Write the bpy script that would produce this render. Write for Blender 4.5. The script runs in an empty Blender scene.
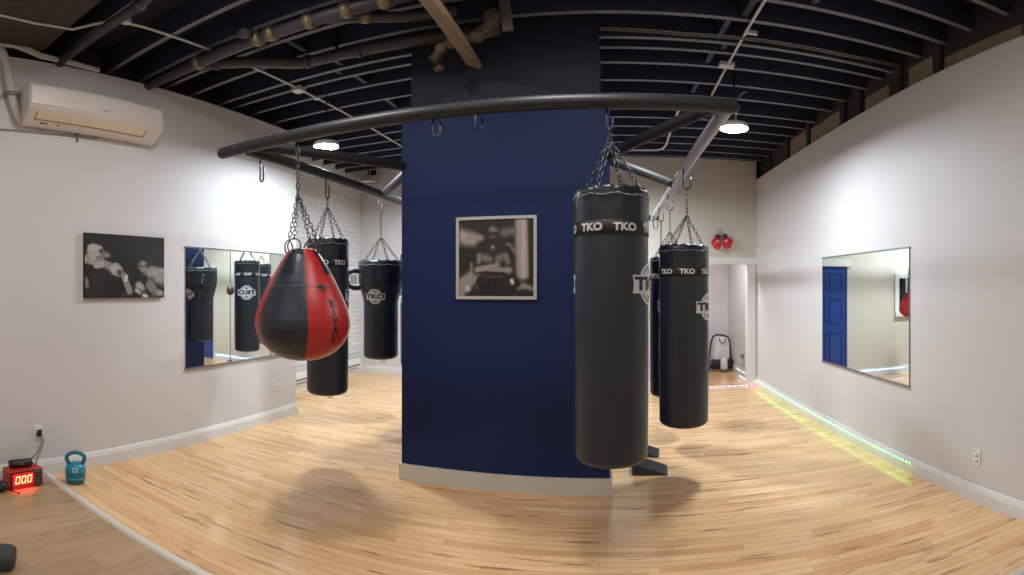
import bpy, bmesh, math, random
from mathutils import Vector, Matrix
random.seed(7)
C = bpy.context.scene.collection
PI = math.pi

# ------------------------------------------------------------------ helpers
def S(r, g, b):
    def f(c):
        c /= 255.0
        return c / 12.92 if c <= 0.04045 else ((c + 0.055) / 1.055) ** 2.4
    return (f(r), f(g), f(b), 1.0)

def mat(name, col, rough=0.5, metal=0.0, spec=0.5, emit=None, strength=0.0, noise=0.0, nscale=8.0, bump=0.0, bscale=60.0):
    m = bpy.data.materials.new(name); m.use_nodes = True
    nt = m.node_tree; b = nt.nodes['Principled BSDF']
    b.inputs['Base Color'].default_value = col
    b.inputs['Roughness'].default_value = rough
    b.inputs['Metallic'].default_value = metal
    b.inputs['Specular IOR Level'].default_value = spec
    if emit:
        b.inputs['Emission Color'].default_value = emit
        b.inputs['Emission Strength'].default_value = strength
    if noise or bump:
        tc = nt.nodes.new('ShaderNodeTexCoord')
    if noise:
        n = nt.nodes.new('ShaderNodeTexNoise'); n.inputs['Scale'].default_value = nscale; n.inputs['Detail'].default_value = 4
        mx = nt.nodes.new('ShaderNodeMix'); mx.data_type = 'RGBA'
        mx.inputs[6].default_value = tuple(c * (1 - noise) for c in col[:3]) + (1,)
        mx.inputs[7].default_value = tuple(min(1, c * (1 + noise)) for c in col[:3]) + (1,)
        nt.links.new(tc.outputs['Object'], n.inputs['Vector'])
        nt.links.new(n.outputs['Fac'], mx.inputs[0]); nt.links.new(mx.outputs[2], b.inputs['Base Color'])
    if bump:
        n2 = nt.nodes.new('ShaderNodeTexNoise'); n2.inputs['Scale'].default_value = bscale; n2.inputs['Detail'].default_value = 3
        bp = nt.nodes.new('ShaderNodeBump'); bp.inputs['Strength'].default_value = bump; bp.inputs['Distance'].default_value = 0.01
        nt.links.new(tc.outputs['Object'], n2.inputs['Vector'])
        nt.links.new(n2.outputs['Fac'], bp.inputs['Height']); nt.links.new(bp.outputs['Normal'], b.inputs['Normal'])
    return m

class NT:
    """tiny node-math builder"""
    def __init__(s, m): s.m = m; s.t = m.node_tree; s.b = s.t.nodes['Principled BSDF']
    def n(s, k, **kw):
        x = s.t.nodes.new(k)
        for a, v in kw.items(): setattr(x, a, v)
        return x
    def put(s, sock, v):
        if isinstance(v, (int, float)): sock.default_value = v
        elif isinstance(v, tuple): sock.default_value = v
        else: s.t.links.new(v, sock)
    def math(s, op, a, b=0.0, c=0.0):
        x = s.n('ShaderNodeMath', operation=op); s.put(x.inputs[0], a); s.put(x.inputs[1], b); s.put(x.inputs[2], c)
        return x.outputs[0]
    def mix(s, f, a, b):
        x = s.n('ShaderNodeMix', data_type='RGBA'); s.put(x.inputs[0], f); s.put(x.inputs[6], a); s.put(x.inputs[7], b)
        return x.outputs[2]
    def xyz(s):
        tc = s.n('ShaderNodeTexCoord'); sp = s.n('ShaderNodeSeparateXYZ'); s.t.links.new(tc.outputs['Object'], sp.inputs[0])
        return sp.outputs[0], sp.outputs[1], sp.outputs[2], tc.outputs['Object']
    def vec(s, x, y, z=0.0):
        c = s.n('ShaderNodeCombineXYZ'); s.put(c.inputs[0], x); s.put(c.inputs[1], y); s.put(c.inputs[2], z)
        return c.outputs[0]

def plank_material(name, along, width, length, cols, rough, seam, grain=0.10, gap=0.02):
    m = mat(name, cols[0], rough); k = NT(m)
    x, y, z, o = k.xyz()
    if along == 'Y': x, y = y, x
    row_f = k.math('DIVIDE', y, width); row = k.math('FLOOR', row_f)
    wn = k.n('ShaderNodeTexWhiteNoise', noise_dimensions='1D'); k.put(wn.inputs['W'], row)
    xx = k.math('ADD', k.math('DIVIDE', x, length), k.math('MULTIPLY', wn.outputs['Value'], 7.3))
    col = k.math('FLOOR', xx)
    w2 = k.n('ShaderNodeTexWhiteNoise', noise_dimensions='2D'); k.put(w2.inputs['Vector'], k.vec(row, col))
    ramp = k.n('ShaderNodeValToRGB'); k.put(ramp.inputs[0], w2.outputs['Value'])
    el = ramp.color_ramp.elements
    el[0].position = 0; el[0].color = cols[0]; el[1].position = 1; el[1].color = cols[-1]
    for i, c in enumerate(cols[1:-1]):
        e = el.new((i + 1) / (len(cols) - 1)); e.color = c
    g = k.n('ShaderNodeTexNoise'); g.inputs['Scale'].default_value = 1; g.inputs['Detail'].default_value = 5; g.inputs['Roughness'].default_value = 0.6
    k.put(g.inputs['Vector'], k.vec(k.math('MULTIPLY', x, 2.2), k.math('MULTIPLY', y, 70.0 if width < .1 else 34.0), k.math('MULTIPLY', w2.outputs['Value'], 50.0)))
    gf = k.math('SUBTRACT', 1.0, k.math('MULTIPLY', k.math('MAXIMUM', 0.0, k.math('SUBTRACT', g.outputs['Fac'], 0.45)), grain * 6))
    mult = k.n('ShaderNodeMix', data_type='RGBA', blend_type='MULTIPLY'); k.put(mult.inputs[0], 1.0); k.put(mult.inputs[6], ramp.outputs[0])
    gg = k.n('ShaderNodeCombineColor'); [k.put(gg.inputs[i], gf if i == 0 else (k.math('POWER', gf, 1.25) if i == 1 else k.math('POWER', gf, 1.5))) for i in range(3)]
    k.put(mult.inputs[7], gg.outputs[0])
    # dark knots / mineral streaks of single boards
    st = k.n('ShaderNodeTexNoise'); st.inputs['Scale'].default_value = 1; st.inputs['Detail'].default_value = 2
    k.put(st.inputs['Vector'], k.vec(k.math('MULTIPLY', x, 3.0), k.math('MULTIPLY', y, 26.0), 3.7))
    sf = k.math('MULTIPLY', k.math('MAXIMUM', 0.0, k.math('SUBTRACT', st.outputs['Fac'], 0.615)), 6.0)
    cc = k.mix(k.math('MINIMUM', sf, 0.65), mult.outputs[2], seam)
    fy = k.math('FRACT', row_f); fx = k.math('FRACT', xx)
    ey = k.math('LESS_THAN', k.math('MINIMUM', fy, k.math('SUBTRACT', 1.0, fy)), gap)
    ex = k.math('LESS_THAN', k.math('MINIMUM', fx, k.math('SUBTRACT', 1.0, fx)), 0.0012 / length)
    e = k.math('MAXIMUM', ey, ex)
    k.put(k.b.inputs['Base Color'], k.mix(k.math('MULTIPLY', e, 0.55), cc, seam))
    k.put(k.b.inputs['Roughness'], k.math('ADD', rough, k.math('MULTIPLY', k.math('SUBTRACT', w2.outputs['Value'], 0.5), 0.05)))
    # every board sits at a slightly different tilt, so reflections break up from board to board
    bp = k.n('ShaderNodeBump'); bp.inputs['Strength'].default_value = 0.14; bp.inputs['Distance'].default_value = 0.003
    k.put(bp.inputs['Height'], k.math('ADD', k.math('MULTIPLY', g.outputs['Fac'], 0.15), k.math('MULTIPLY', e, -0.5)))
    k.put(k.b.inputs['Normal'], bp.outputs['Normal'])
    return m

class MB:
    def __init__(s): s.b = bmesh.new(); s.mi = 0; s.sm = True
    def _f(s, vs, smooth=None):
        try:
            f = s.b.faces.new(vs)
        except ValueError:
            return None
        f.material_index = s.mi; f.smooth = s.sm if smooth is None else smooth
        return f
    def box(s, x0, x1, y0, y1, z0, z1, M=None, bev=0.0):
        co = [(x, y, z) for z in (z0, z1) for y in (y0, y1) for x in (x0, x1)]
        v = [s.b.verts.new((M @ Vector(c)) if M else c) for c in co]
        fs = [s._f([v[i] for i in q], False) for q in ((0, 2, 3, 1), (4, 5, 7, 6), (0, 1, 5, 4), (2, 6, 7, 3), (0, 4, 6, 2), (1, 3, 7, 5))]
        if bev:
            es = list({e for f in fs for e in f.edges})
            r = bmesh.ops.bevel(s.b, geom=es, offset=bev, segments=2, affect='EDGES', profile=0.5)
            for f in r['faces']: f.material_index = s.mi; f.smooth = True
        return s
    def prism(s, poly, axis, a, b, M=None, bev=0.0):
        """poly: 2-D outline; axis 'x','y' or 'z' is the extrusion direction"""
        def P(p, t):
            c = {'x': (t, p[0], p[1]), 'y': (p[0], t, p[1]), 'z': (p[0], p[1], t)}[axis]
            return (M @ Vector(c)) if M else Vector(c)
        A = [s.b.verts.new(P(p, a)) for p in poly]; B = [s.b.verts.new(P(p, b)) for p in poly]
        n = len(poly); fs = [s._f(A[::-1], False), s._f(B, False)]
        for i in range(n): fs.append(s._f([A[i], A[(i + 1) % n], B[(i + 1) % n], B[i]], False))
        fs = [f for f in fs if f]
        bmesh.ops.recalc_face_normals(s.b, faces=fs)
        if bev:
            es = list({e for f in fs for e in f.edges})
            r = bmesh.ops.bevel(s.b, geom=es, offset=bev, segments=2, affect='EDGES', profile=0.5)
            for f in r['faces']: f.material_index = s.mi; f.smooth = True
        return s
    def tube(s, pts, r, seg=10, closed=False, cap=True, radii=None, flat=1.0):
        pts = [Vector(p) for p in pts]; n = len(pts); rings = []; up = None
        for i, p in enumerate(pts):
            if closed: t = pts[(i + 1) % n] - pts[i - 1]
            else: t = pts[min(i + 1, n - 1)] - pts[max(i - 1, 0)]
            t.normalize()
            if up is None:
                up = Vector((0, 0, 1)) if abs(t.z) < 0.9 else Vector((1, 0, 0))
            u = up - t * up.dot(t)
            if u.length < 1e-4: u = t.orthogonal()
            u.normalize(); w = t.cross(u); up = u
            rr = radii[i] if radii else r
            rings.append([s.b.verts.new(p + (u * math.cos(a) + w * math.sin(a) * flat) * rr) for a in [2 * PI * j / seg for j in range(seg)]])
        m = n if closed else n - 1
        for i in range(m):
            A, B = rings[i], rings[(i + 1) % n]
            for j in range(seg): s._f([A[j], A[(j + 1) % seg], B[(j + 1) % seg], B[j]])
        if cap and not closed:
            s._f(rings[0][::-1], False); s._f(rings[-1], False)
        return s
    def lathe(s, prof, seg=48, M=None, close=True):
        """prof: list of (r, z)"""
        rings = []
        for r, z in prof:
            if r < 1e-5:
                c = Vector((0, 0, z)); rings.append([s.b.verts.new(M @ c if M else c)])
            else:
                rings.append([])
                for j in range(seg):
                    a = 2 * PI * j / seg; c = Vector((r * math.cos(a), r * math.sin(a), z))
                    rings[-1].append(s.b.verts.new(M @ c if M else c))
        for A, B in zip(rings, rings[1:]):
            for j in range(seg):
                k = (j + 1) % seg
                if len(A) == 1 and len(B) == 1: continue
                if len(A) == 1: s._f([A[0], B[k], B[j]])
                elif len(B) == 1: s._f([A[j], A[k], B[0]])
                else: s._f([A[j], A[k], B[k], B[j]])
        return s
    def ellipsoid(s, c, rx, ry, rz, seg=20, rin=12, M=None):
        T = Matrix.Translation(c) @ (M or Matrix.Identity(4)) @ Matrix.Diagonal((rx, ry, rz, 1))
        return s.lathe([(math.cos(-PI / 2 + PI * i / rin) if 0 < i < rin else 0, math.sin(-PI / 2 + PI * i / rin)) for i in range(rin + 1)], seg, T)
    def sheet(s, w):
        return s
    def link(s, p, d, side, L, W, r, seg=5, n=12):
        """one chain link, long axis d, lying in the plane of d and side"""
        pts = []
        for i in range(n):
            a = 2 * PI * i / n
            ex = (L / 2 - W / 2) * (1 if math.cos(a) > 0 else -1) if abs(math.cos(a)) > 1e-6 else 0
            pts.append(p + d * (ex + math.cos(a) * W / 2) + side * (math.sin(a) * W / 2))
        return s.tube(pts, r, seg, closed=True)
    def chain(s, a, b, L=0.034, W=0.02, r=0.0032):
        a, b = Vector(a), Vector(b); D = b - a; ln = D.length; d = D.normalized()
        pitch = (L - 2.2 * r); n = max(1, round(ln / pitch)); pitch = ln / n
        u = d.orthogonal().normalized(); w = d.cross(u)
        for i in range(n): s.link(a + d * pitch * (i + .5), d, u if i % 2 else w, pitch + 2.2 * r, W, r)
        return s
    def build(s, name, mats, parent=None, loc=None, smooth_angle=None):
        me = bpy.data.meshes.new(name)
        s.b.normal_update(); s.b.to_mesh(me); s.b.free()
        for m in (mats if isinstance(mats, (list, tuple)) else [mats]): me.materials.append(m)
        o = bpy.data.objects.new(name, me); C.objects.link(o)
        if parent: o.parent = parent
        if loc: o.location = loc
        return o

def tag(o, label=None, cat=None, group=None, kind=None):
    if label: o['label'] = label
    if cat: o['category'] = cat
    if group: o['group'] = group
    if kind: o['kind'] = kind
    return o

def thing(name, label, cat, loc=(0, 0, 0), rz=0.0, group=None):
    o = bpy.data.objects.new(name, None); C.objects.link(o)
    o.empty_display_size = 0.1; o.location = loc; o.rotation_euler = (0, 0, rz)
    return tag(o, label, cat, group)

def struct(name, mb, mats, label=None, cat=None):
    o = mb.build(name, mats)
    return tag(o, label, cat, None, 'structure')

def text_bm(body, size, bold=0.0, sx=1.0, step=0.012, shear=0.0, spacing=1.0):
    cu = bpy.data.curves.new('lettering_outline', 'FONT'); cu.body = body; cu.size = size; cu.offset = bold; cu.shear = shear
    cu.align_x = 'CENTER'; cu.align_y = 'CENTER'; cu.resolution_u = 3; cu.space_character = spacing
    o = bpy.data.objects.new('lettering_outline', cu); C.objects.link(o)
    bpy.context.view_layer.update()
    dg = bpy.context.evaluated_depsgraph_get(); ev = o.evaluated_get(dg); me = ev.to_mesh()
    b = bmesh.new(); b.from_mesh(me); ev.to_mesh_clear()
    bpy.data.objects.remove(o); bpy.data.curves.remove(cu)
    for v in b.verts: v.co.x *= sx
    return slice_bm(b, step)

def slice_bm(b, step):
    if step:
        xs = [v.co.x for v in b.verts]; x = min(xs) + step
        while x < max(xs):
            bmesh.ops.bisect_plane(b, geom=b.verts[:] + b.edges[:] + b.faces[:], plane_co=(x, 0, 0), plane_no=(1, 0, 0), dist=1e-6)
            x += step
        ys = [v.co.y for v in b.verts]; y = min(ys) + step * 2
        while y < max(ys):
            bmesh.ops.bisect_plane(b, geom=b.verts[:] + b.edges[:] + b.faces[:], plane_co=(0, y, 0), plane_no=(0, 1, 0), dist=1e-6)
            y += step * 2
    return b

def merge(dst, src, f, mi=0):
    """append a flat bmesh through the map f(u, v) -> 3-D point"""
    mp = {v: dst.b.verts.new(f(v.co.x, v.co.y)) for v in src.verts}
    for fc in src.faces:
        try:
            g = dst.b.faces.new([mp[v] for v in fc.verts]); g.material_index = mi; g.smooth = True
        except ValueError: pass
    src.free()

def poly_bm(poly, step=0.012):
    b = bmesh.new(); b.faces.new([b.verts.new((x, y, 0)) for x, y in poly])
    return slice_bm(b, step)

def wrap(rfun, th0, z0, off):
    def f(u, v):
        z = z0 + v; r = rfun(z) + off; a = th0 + u / rfun(z0)
        return (r * math.cos(a), r * math.sin(a), z)
    return f

# ------------------------------------------------------------------ materials
M_wall = mat('painted plaster', S(212, 208, 208), 0.55, noise=0.012, nscale=3, bump=0.03, bscale=90)
M_wallfar = mat('painted plaster, warm white', S(206, 198, 187), 0.6, noise=0.012, nscale=3)
M_trimwhite = mat('white gloss trim', S(222, 220, 218), 0.35)
M_black = mat('black satin paint', S(30, 31, 35), 0.42, noise=0.15, nscale=12)
M_deck = mat('black ceiling boards', S(38, 43, 58), 0.8, noise=0.35, nscale=5)
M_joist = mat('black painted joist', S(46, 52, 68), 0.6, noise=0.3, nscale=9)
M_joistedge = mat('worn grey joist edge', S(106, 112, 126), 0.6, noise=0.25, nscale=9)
M_upper = mat('near black navy paint', S(34, 40, 56), 0.7, noise=0.12, nscale=20)
M_blue = mat('navy blue wall paint', S(20, 38, 84), 0.6, spec=0.25, noise=0.05, nscale=14, bump=0.03)
M_bluedoor = mat('blue door paint', S(38, 66, 140), 0.4)
M_oldwood = mat('old dusty timber', S(54, 50, 48), 0.85, noise=0.45, nscale=7, bump=0.3, bscale=30)
M_plaster_old = mat('crumbling old plaster', S(142, 126, 102), 0.9, noise=0.45, nscale=14, bump=0.5, bscale=40)
M_lumber = mat('raw lumber', S(128, 104, 80), 0.7)
M_fluff = mat('brown insulation', S(98, 84, 68), 0.95, noise=0.45, nscale=20, bump=0.8, bscale=60)
M_pipe = mat('sooty cast iron pipe', S(54, 56, 61), 0.5, noise=0.3, nscale=18, bump=0.2, bscale=50)
M_clamp = mat('tarnished pipe coupling', S(132, 118, 92), 0.45, metal=0.5, noise=0.25, nscale=25)
M_emt = mat('white painted conduit', S(205, 203, 200), 0.4)
M_brace = mat('black painted pipe', S(18, 20, 24), 0.6, noise=0.1, nscale=20)
M_rack = mat('black powder coated steel', S(36, 39, 44), 0.48, noise=0.1, nscale=20)
M_racksheen = mat('worn grey steel tube', S(160, 163, 172), 0.35, metal=0.2, noise=0.1, nscale=30)  # lighter than the other bars: a bright reflection put into the colour
M_steel = mat('zinc plated steel', S(92, 92, 97), 0.36, metal=0.85)
M_darksteel = mat('dark steel', S(64, 64, 68), 0.38, metal=0.7)
M_leather = mat('black vinyl', S(34, 41, 49), 0.40, noise=0.10, nscale=25, bump=0.12, bscale=120)
M_leather2 = mat('black glossy vinyl', S(28, 34, 42), 0.34, noise=0.10, nscale=18, bump=0.2, bscale=22)
M_band = mat('matte black band', S(22, 23, 27), 0.6)
M_white = mat('white print', S(205, 205, 208), 0.5)
M_blackprint = mat('black print', S(20, 20, 23), 0.5)
M_stitch = mat('pale stitching', S(150, 150, 150), 0.7)
M_red = mat('red vinyl', S(168, 32, 28), 0.38, noise=0.08, nscale=18, bump=0.1, bscale=100)
M_piping = mat('cream piping', S(215, 200, 185), 0.55)
M_mirror = mat('mirror silvering', S(232, 240, 238), 0.015, metal=1.0)
M_mirroredge = mat('mirror edge', S(120, 124, 126), 0.3)
M_acwhite = mat('ivory plastic', S(218, 210, 205), 0.35)
M_acflap = mat('cream louver plastic', S(226, 214, 192), 0.4)
M_grey = mat('grey plastic', S(120, 118, 116), 0.5)
M_plastic = mat('white plastic', S(222, 221, 218), 0.4)
M_blackplastic = mat('black plastic', S(24, 25, 27), 0.45)
M_rubber = mat('black rubber foam', S(52, 55, 54), 0.7, noise=0.12, nscale=30)
M_teal = mat('teal plastic', S(30, 134, 160), 0.35)
M_teal2 = mat('dark teal plastic', S(20, 106, 134), 0.35)
M_redbox = mat('red enamel', S(178, 44, 30), 0.4)
M_screen = mat('dark red screen', S(110, 8, 14), 0.25, emit=(1.0, 0.012, 0.03, 1), strength=.75)
M_digit = mat('lit digit', S(255, 220, 120), 0.4, emit=(1.0, 0.62, 0.22, 1), strength=1.7)
M_glove = mat('red glove leather', S(196, 32, 40), 0.32, noise=0.08, nscale=30)
M_gap = mat('dark gap', S(40, 38, 36), 0.8)
M_glass = mat('dark window glass', S(20, 22, 34), 0.05)
M_floor = plank_material('oak strip flooring', 'X', 0.058, 0.78,
    [S(220, 174, 126), S(232, 190, 144), S(226, 182, 134), S(236, 198, 154), S(212, 164, 116), S(230, 186, 140)], 0.16, S(122, 80, 46), 0.085, 0.028)
M_vinyl = plank_material('brown vinyl planks', 'Y', 0.18, 1.2,
    [S(168, 138, 102), S(178, 148, 112), S(172, 140, 104), S(162, 134, 98)], 0.30, S(96, 70, 46), 0.07, 0.008)

def brick_material():
    m = mat('white painted brick', S(214, 212, 212), 0.55); k = NT(m); x, y, z, o = k.xyz()
    br = k.n('ShaderNodeTexBrick'); k.put(br.inputs['Vector'], k.vec(y, z))
    br.inputs['Scale'].default_value = 1.0; br.inputs['Brick Width'].default_value = 0.21; br.inputs['Row Height'].default_value = 0.072
    br.inputs['Mortar Size'].default_value = 0.006; br.inputs['Mortar Smooth'].default_value = 0.6
    br.inputs['Color1'].default_value = S(216, 214, 214); br.inputs['Color2'].default_value = S(206, 204, 205); br.inputs['Mortar'].default_value = S(200, 198, 200)
    k.put(k.b.inputs['Base Color'], br.outputs['Color'])
    bp = k.n('ShaderNodeBump'); bp.inputs['Strength'].default_value = 0.8; bp.inputs['Distance'].default_value = 0.012; bp.invert = True
    k.put(bp.inputs['Height'], br.outputs['Fac']); k.put(k.b.inputs['Normal'], bp.outputs['Normal'])
    return m
M_brick = brick_material()

def lumber_grain(m, along_scale=(40, 3, 40)):
    k = NT(m); x, y, z, o = k.xyz()
    n = k.n('ShaderNodeTexNoise'); n.inputs['Scale'].default_value = 1; n.inputs['Detail'].default_value = 4
    k.put(n.inputs['Vector'], k.vec(k.math('MULTIPLY', x, along_scale[0]), k.math('MULTIPLY', y, along_scale[1]), k.math('MULTIPLY', z, along_scale[2])))
    k.put(k.b.inputs['Base Color'], k.mix(n.outputs['Fac'], S(100, 80, 60), S(158, 132, 102)))
lumber_grain(M_lumber)

# ------------------------------------------------------------------ room shell
XL, XR, ZJ = -3.41, 2.18, 3.44          # left wall, right wall, underside of the joists
YT = 1.52                               # floor threshold
struct('floor', MB().box(-4.4, 2.4, YT, 9.0, -0.1, 0), M_floor, 'light oak strip floor of the bag area')
struct('floor_near', MB().box(-4.4, 2.4, -3.2, YT, -0.1, 0), M_vinyl, 'brown vinyl plank floor before the threshold')
struct('trim_1', MB().prism([(YT - .03, 0), (YT - .018, .011), (YT + .02, .011), (YT + .03, 0)], 'x', XL, XR),
       mat('brushed metal strip', S(206, 196, 186), 0.4), 'pale metal threshold strip between the two floors')
struct('wall_left', MB().box(-4.4, XL, -3.2, 4.565, 0, 3.35), M_wall, 'white left wall')
struct('wall_left_far', MB().box(-4.4, -4.19, 4.565, 7.7, 0, 3.66), M_brick, 'white painted brick wall behind the left bags')
b = MB().box(-4.4, -3.62, -3.2, 4.565, 3.35, 3.66)
struct('wall_left_upper', b, M_oldwood, 'dark old masonry above the left wall')
b = MB().box(2.262, 2.4, -3.2, 9.0, 3.15, 3.66)
struct('wall_right_upper', b, M_oldwood, 'dark timber and old plaster above the right wall')
struct('wall_right', MB().box(XR, 2.4, -3.2, 9.0, 0, 3.15), M_wall, 'white right wall')
b = MB().box(-0.9, 0.62, 7.05, 7.17, 0, ZJ).box(0.62, 2.06, 7.05, 7.17, 1.9, ZJ).box(2.06, XR, 7.05, 7.17, 0, ZJ)
struct('wall_far_right', b, M_wallfar, 'warm white far wall above the doorway')
struct('wall_far_left', MB().box(-4.4, -0.9, 7.5, 7.7, 0, 3.66).box(-0.9, -0.78, 7.17, 7.7, 0, 3.66), M_wall, 'white far wall behind the left bags')
struct('wall_back', MB().box(-4.4, 2.4, -3.4, -3.2, 0, 3.66), M_wall, 'white wall behind the viewer')
struct('wall_side_room', MB().box(0.4, 2.4, 8.84, 9.0, 0, 2.3).box(0.3, 0.42, 7.17, 9.0, 0, 2.3), M_wall, 'white walls of the room behind the doorway')
struct('ceiling_side_room', MB().box(0.3, 2.4, 7.17, 9.0, 2.3, 2.4), M_wall, 'white ceiling of the room behind the doorway')
struct('ceiling', MB().box(-4.4, 2.4, -3.4, 9.0, 3.66, 3.76), M_deck, 'black board ceiling between the joists')

# pillar
struct('pillar', MB().box(-1.5, 0, 3.31, 4.85, 0, 2.80), M_blue, 'navy blue square pillar in the middle of the room')
struct('pillar_upper', MB().box(-1.445, -0.075, 3.365, 4.795, 2.80, 3.66), M_upper, 'near black upper part of the pillar')

def baseboard(name, x0, y0, x1, y1, nx, ny, h=0.134, t=0.016, label=None):
    """a run of board from (x0,y0) to (x1,y1); (nx,ny) points into the room"""
    L = math.hypot(x1 - x0, y1 - y0); d = Vector(((x1 - x0) / L, (y1 - y0) / L, 0)); n = Vector((nx, ny, 0))
    M = Matrix(((d.x, n.x, 0, x0), (d.y, n.y, 0, y0), (0, 0, 1, 0), (0, 0, 0, 1)))
    prof = [(0, 0), (t, 0), (t, h * .72), (t * .75, h * .76), (t * .8, h * .84), (t * .45, h * .90), (t * .5, h * .97), (t * .25, h), (0, h)]
    b = MB().prism(prof, 'x', 0, L, M)
    return struct(name, b, M_trimwhite, label)
baseboard('baseboard_left', XL, -3.2, XL, 4.58, 1, 0, label='white baseboard along the left wall')
baseboard('baseboard_right', XR, -3.2, XR, 8.84, -1, 0, label='white baseboard along the right wall')
baseboard('baseboard_left_far', -4.19, 4.565, -4.19, 7.5, 1, 0, label='white baseboard along the brick wall')
baseboard('baseboard_far_left', -4.19, 7.5, -0.9, 7.5, 0, -1, label='white baseboard along the left far wall')
baseboard('baseboard_far_right', -0.9, 7.05, 0.6, 7.05, 0, -1, label='white baseboard left of the blue door')
b = MB()
for (x0, x1, y0, y1) in ((-1.516, 0.016, 3.294, 3.31), (-1.516, 0.016, 4.85, 4.866), (-1.516, -1.5, 3.31, 4.85), (0, 0.016, 3.31, 4.85)):
    b.box(x0, x1, y0, y1, 0, 0.138)
struct('baseboard_pillar', b, mat('off white baseboard', S(206, 202, 192), 0.45), 'off white baseboard around the blue pillar')

# joists run wall to wall, irregularly spaced as in the room
JY = [-2.9, -2.5, -2.1, -1.72, -1.34, -.95, -.55, -.18, .2, .57, .93, 1.29, 1.66, 2.14, 2.477, 2.763, 3.07, 3.457, 3.631, 3.915, 4.294, 4.63, 5.06, 5.336, 5.66, 6.02, 6.33, 6.68, 6.98]
for y in JY:
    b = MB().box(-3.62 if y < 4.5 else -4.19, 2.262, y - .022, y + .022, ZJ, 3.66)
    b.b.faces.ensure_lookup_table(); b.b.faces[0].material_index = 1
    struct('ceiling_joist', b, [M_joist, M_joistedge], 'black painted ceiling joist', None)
for x, ks in ((-2.12, (14, 15, 16, 17, 18, 20)), (0.86, (13, 15, 16, 17, 18, 20, 21)), (1.28, (12, 14))):
    for k in ks:
        y0, y1 = JY[k] + .022, JY[k + 1] - .022
        dx = random.uniform(-.09, .09)
        struct('joist_blocking', MB().box(x + dx - .02, x + dx + .02, y0, y1, ZJ + .02, ZJ + .2), M_joist, 'short black blocking between joists')
b = MB().box(-3.6, -2.5, 0.62, 1.47, ZJ - .012, ZJ + .001)
struct('ceiling_panel', b, mat('stained plywood', S(62, 56, 50), 0.8, noise=0.5, nscale=6), 'stained dark plywood sheet under the joists')
b = MB()
for y, w in ((2.806, .05), (3.35, .1), (4.0, .07), (4.317, .05), (5.2, .09), (5.9, .12), (6.6, .06)):
    b.box(2.225, 2.262, y - w / 2, y + w / 2, 3.15, 3.50)
struct('trim_2', b, M_oldwood, 'old timber studs above the right wall')
b = MB()
for y0, y1, z1 in ((4.42, 5.15, 3.38), (5.28, 5.8, 3.42), (3.5, 3.9, 3.33), (2.9, 3.2, 3.38), (2.0, 2.75, 3.3)):
    b.box(2.245, 2.262, y0, y1, 3.15, z1)
struct('trim_3', b, M_plaster_old, 'patches of old plaster above the right wall')

# doorway trim, blue door, hidden window
struct('trim_4', MB().box(0.55, XR, 7.015, 7.05, 1.84, 1.95).box(2.06, 2.16, 7.03, 7.05, 0, 1.84).box(2.04, 2.06, 7.05, 7.17, 0, 1.84),
       M_trimwhite, 'white casing around the doorway')
d1 = struct('door_1', MB().box(0.62, 1.3, 7.07, 7.11, 0.01, 1.84), M_bluedoor, 'blue panelled door leaf')
for x0, x1 in ((0.70, 0.93), (0.99, 1.22)):
    for z0, z1 in ((0.16, 0.78), (0.92, 1.32), (1.44, 1.74)):
        t = .018
        b = MB().box(x0, x1, 7.058, 7.07, z0, z0 + t).box(x0, x1, 7.058, 7.07, z1 - t, z1).box(x0, x0 + t, 7.058, 7.07, z0, z1).box(x1 - t, x1, 7.058, 7.07, z0, z1)
        b.build('door_panel', M_bluedoor, d1)
MB().lathe([(0, 0), (.02, 0), (.02, .012), (.01, .016), (.01, .04), (.026, .05), (.028, .065), (.018, .078), (0, .08)], 16, Matrix.Translation((1.25, 7.07, .93)) @ Matrix.Rotation(PI / 2, 4, 'X')).build('door_handle', M_steel, d1)
w1 = struct('window_1', MB().box(-.86, -.3, 7.02, 7.05, 1.66, 1.74).box(-.86, -.3, 7.0, 7.05, 1.0, 1.08).box(-.86, -.78, 7.02, 7.05, 1.08, 1.66).box(-.38, -.3, 7.02, 7.05, 1.08, 1.66), M_trimwhite, 'small white framed window on the far wall')
MB().box(-.56, -.53, 7.03, 7.048, 1.08, 1.66).build('muntin', M_trimwhite, w1)
MB().box(-.78, -.38, 7.042, 7.0495, 1.08, 1.66).build('pane', M_glass, w1)

# ------------------------------------------------------------------ lamps
M_lamp = mat('lit lamp lens, pendant', S(255, 255, 255), 0.4, emit=(0.84, 0.95, 1.0, 1), strength=330.0)
M_lampfar = mat('lit lamp lens, far end', S(255, 255, 255), 0.4, emit=(0.86, 0.96, 1.0, 1), strength=660.0)
M_lampright = mat('lit lamp lens, right pendant', S(255, 255, 255), 0.4, emit=(0.84, 0.95, 1.0, 1), strength=390.0)
M_lampbrick = mat('lit lamp lens, brick side', S(255, 255, 255), 0.4, emit=(0.86, 0.96, 1.0, 1), strength=330.0)
M_lampfront = mat('lit lamp lens, near row', S(255, 250, 240), 0.4, emit=(1.0, 0.96, 0.92, 1), strength=150.0)
M_lampfill = mat('added fill light lens', S(255, 250, 240), 0.4, emit=(1.0, 0.97, 0.93, 1), strength=18.0)  # added fill, no known fixture behind the camera
M_lampsidefill = mat('added side room light lens', S(255, 250, 240), 0.4, emit=(0.96, 0.96, 1.0, 1), strength=110.0)  # added to brighten the side room, kept out of view
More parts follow.
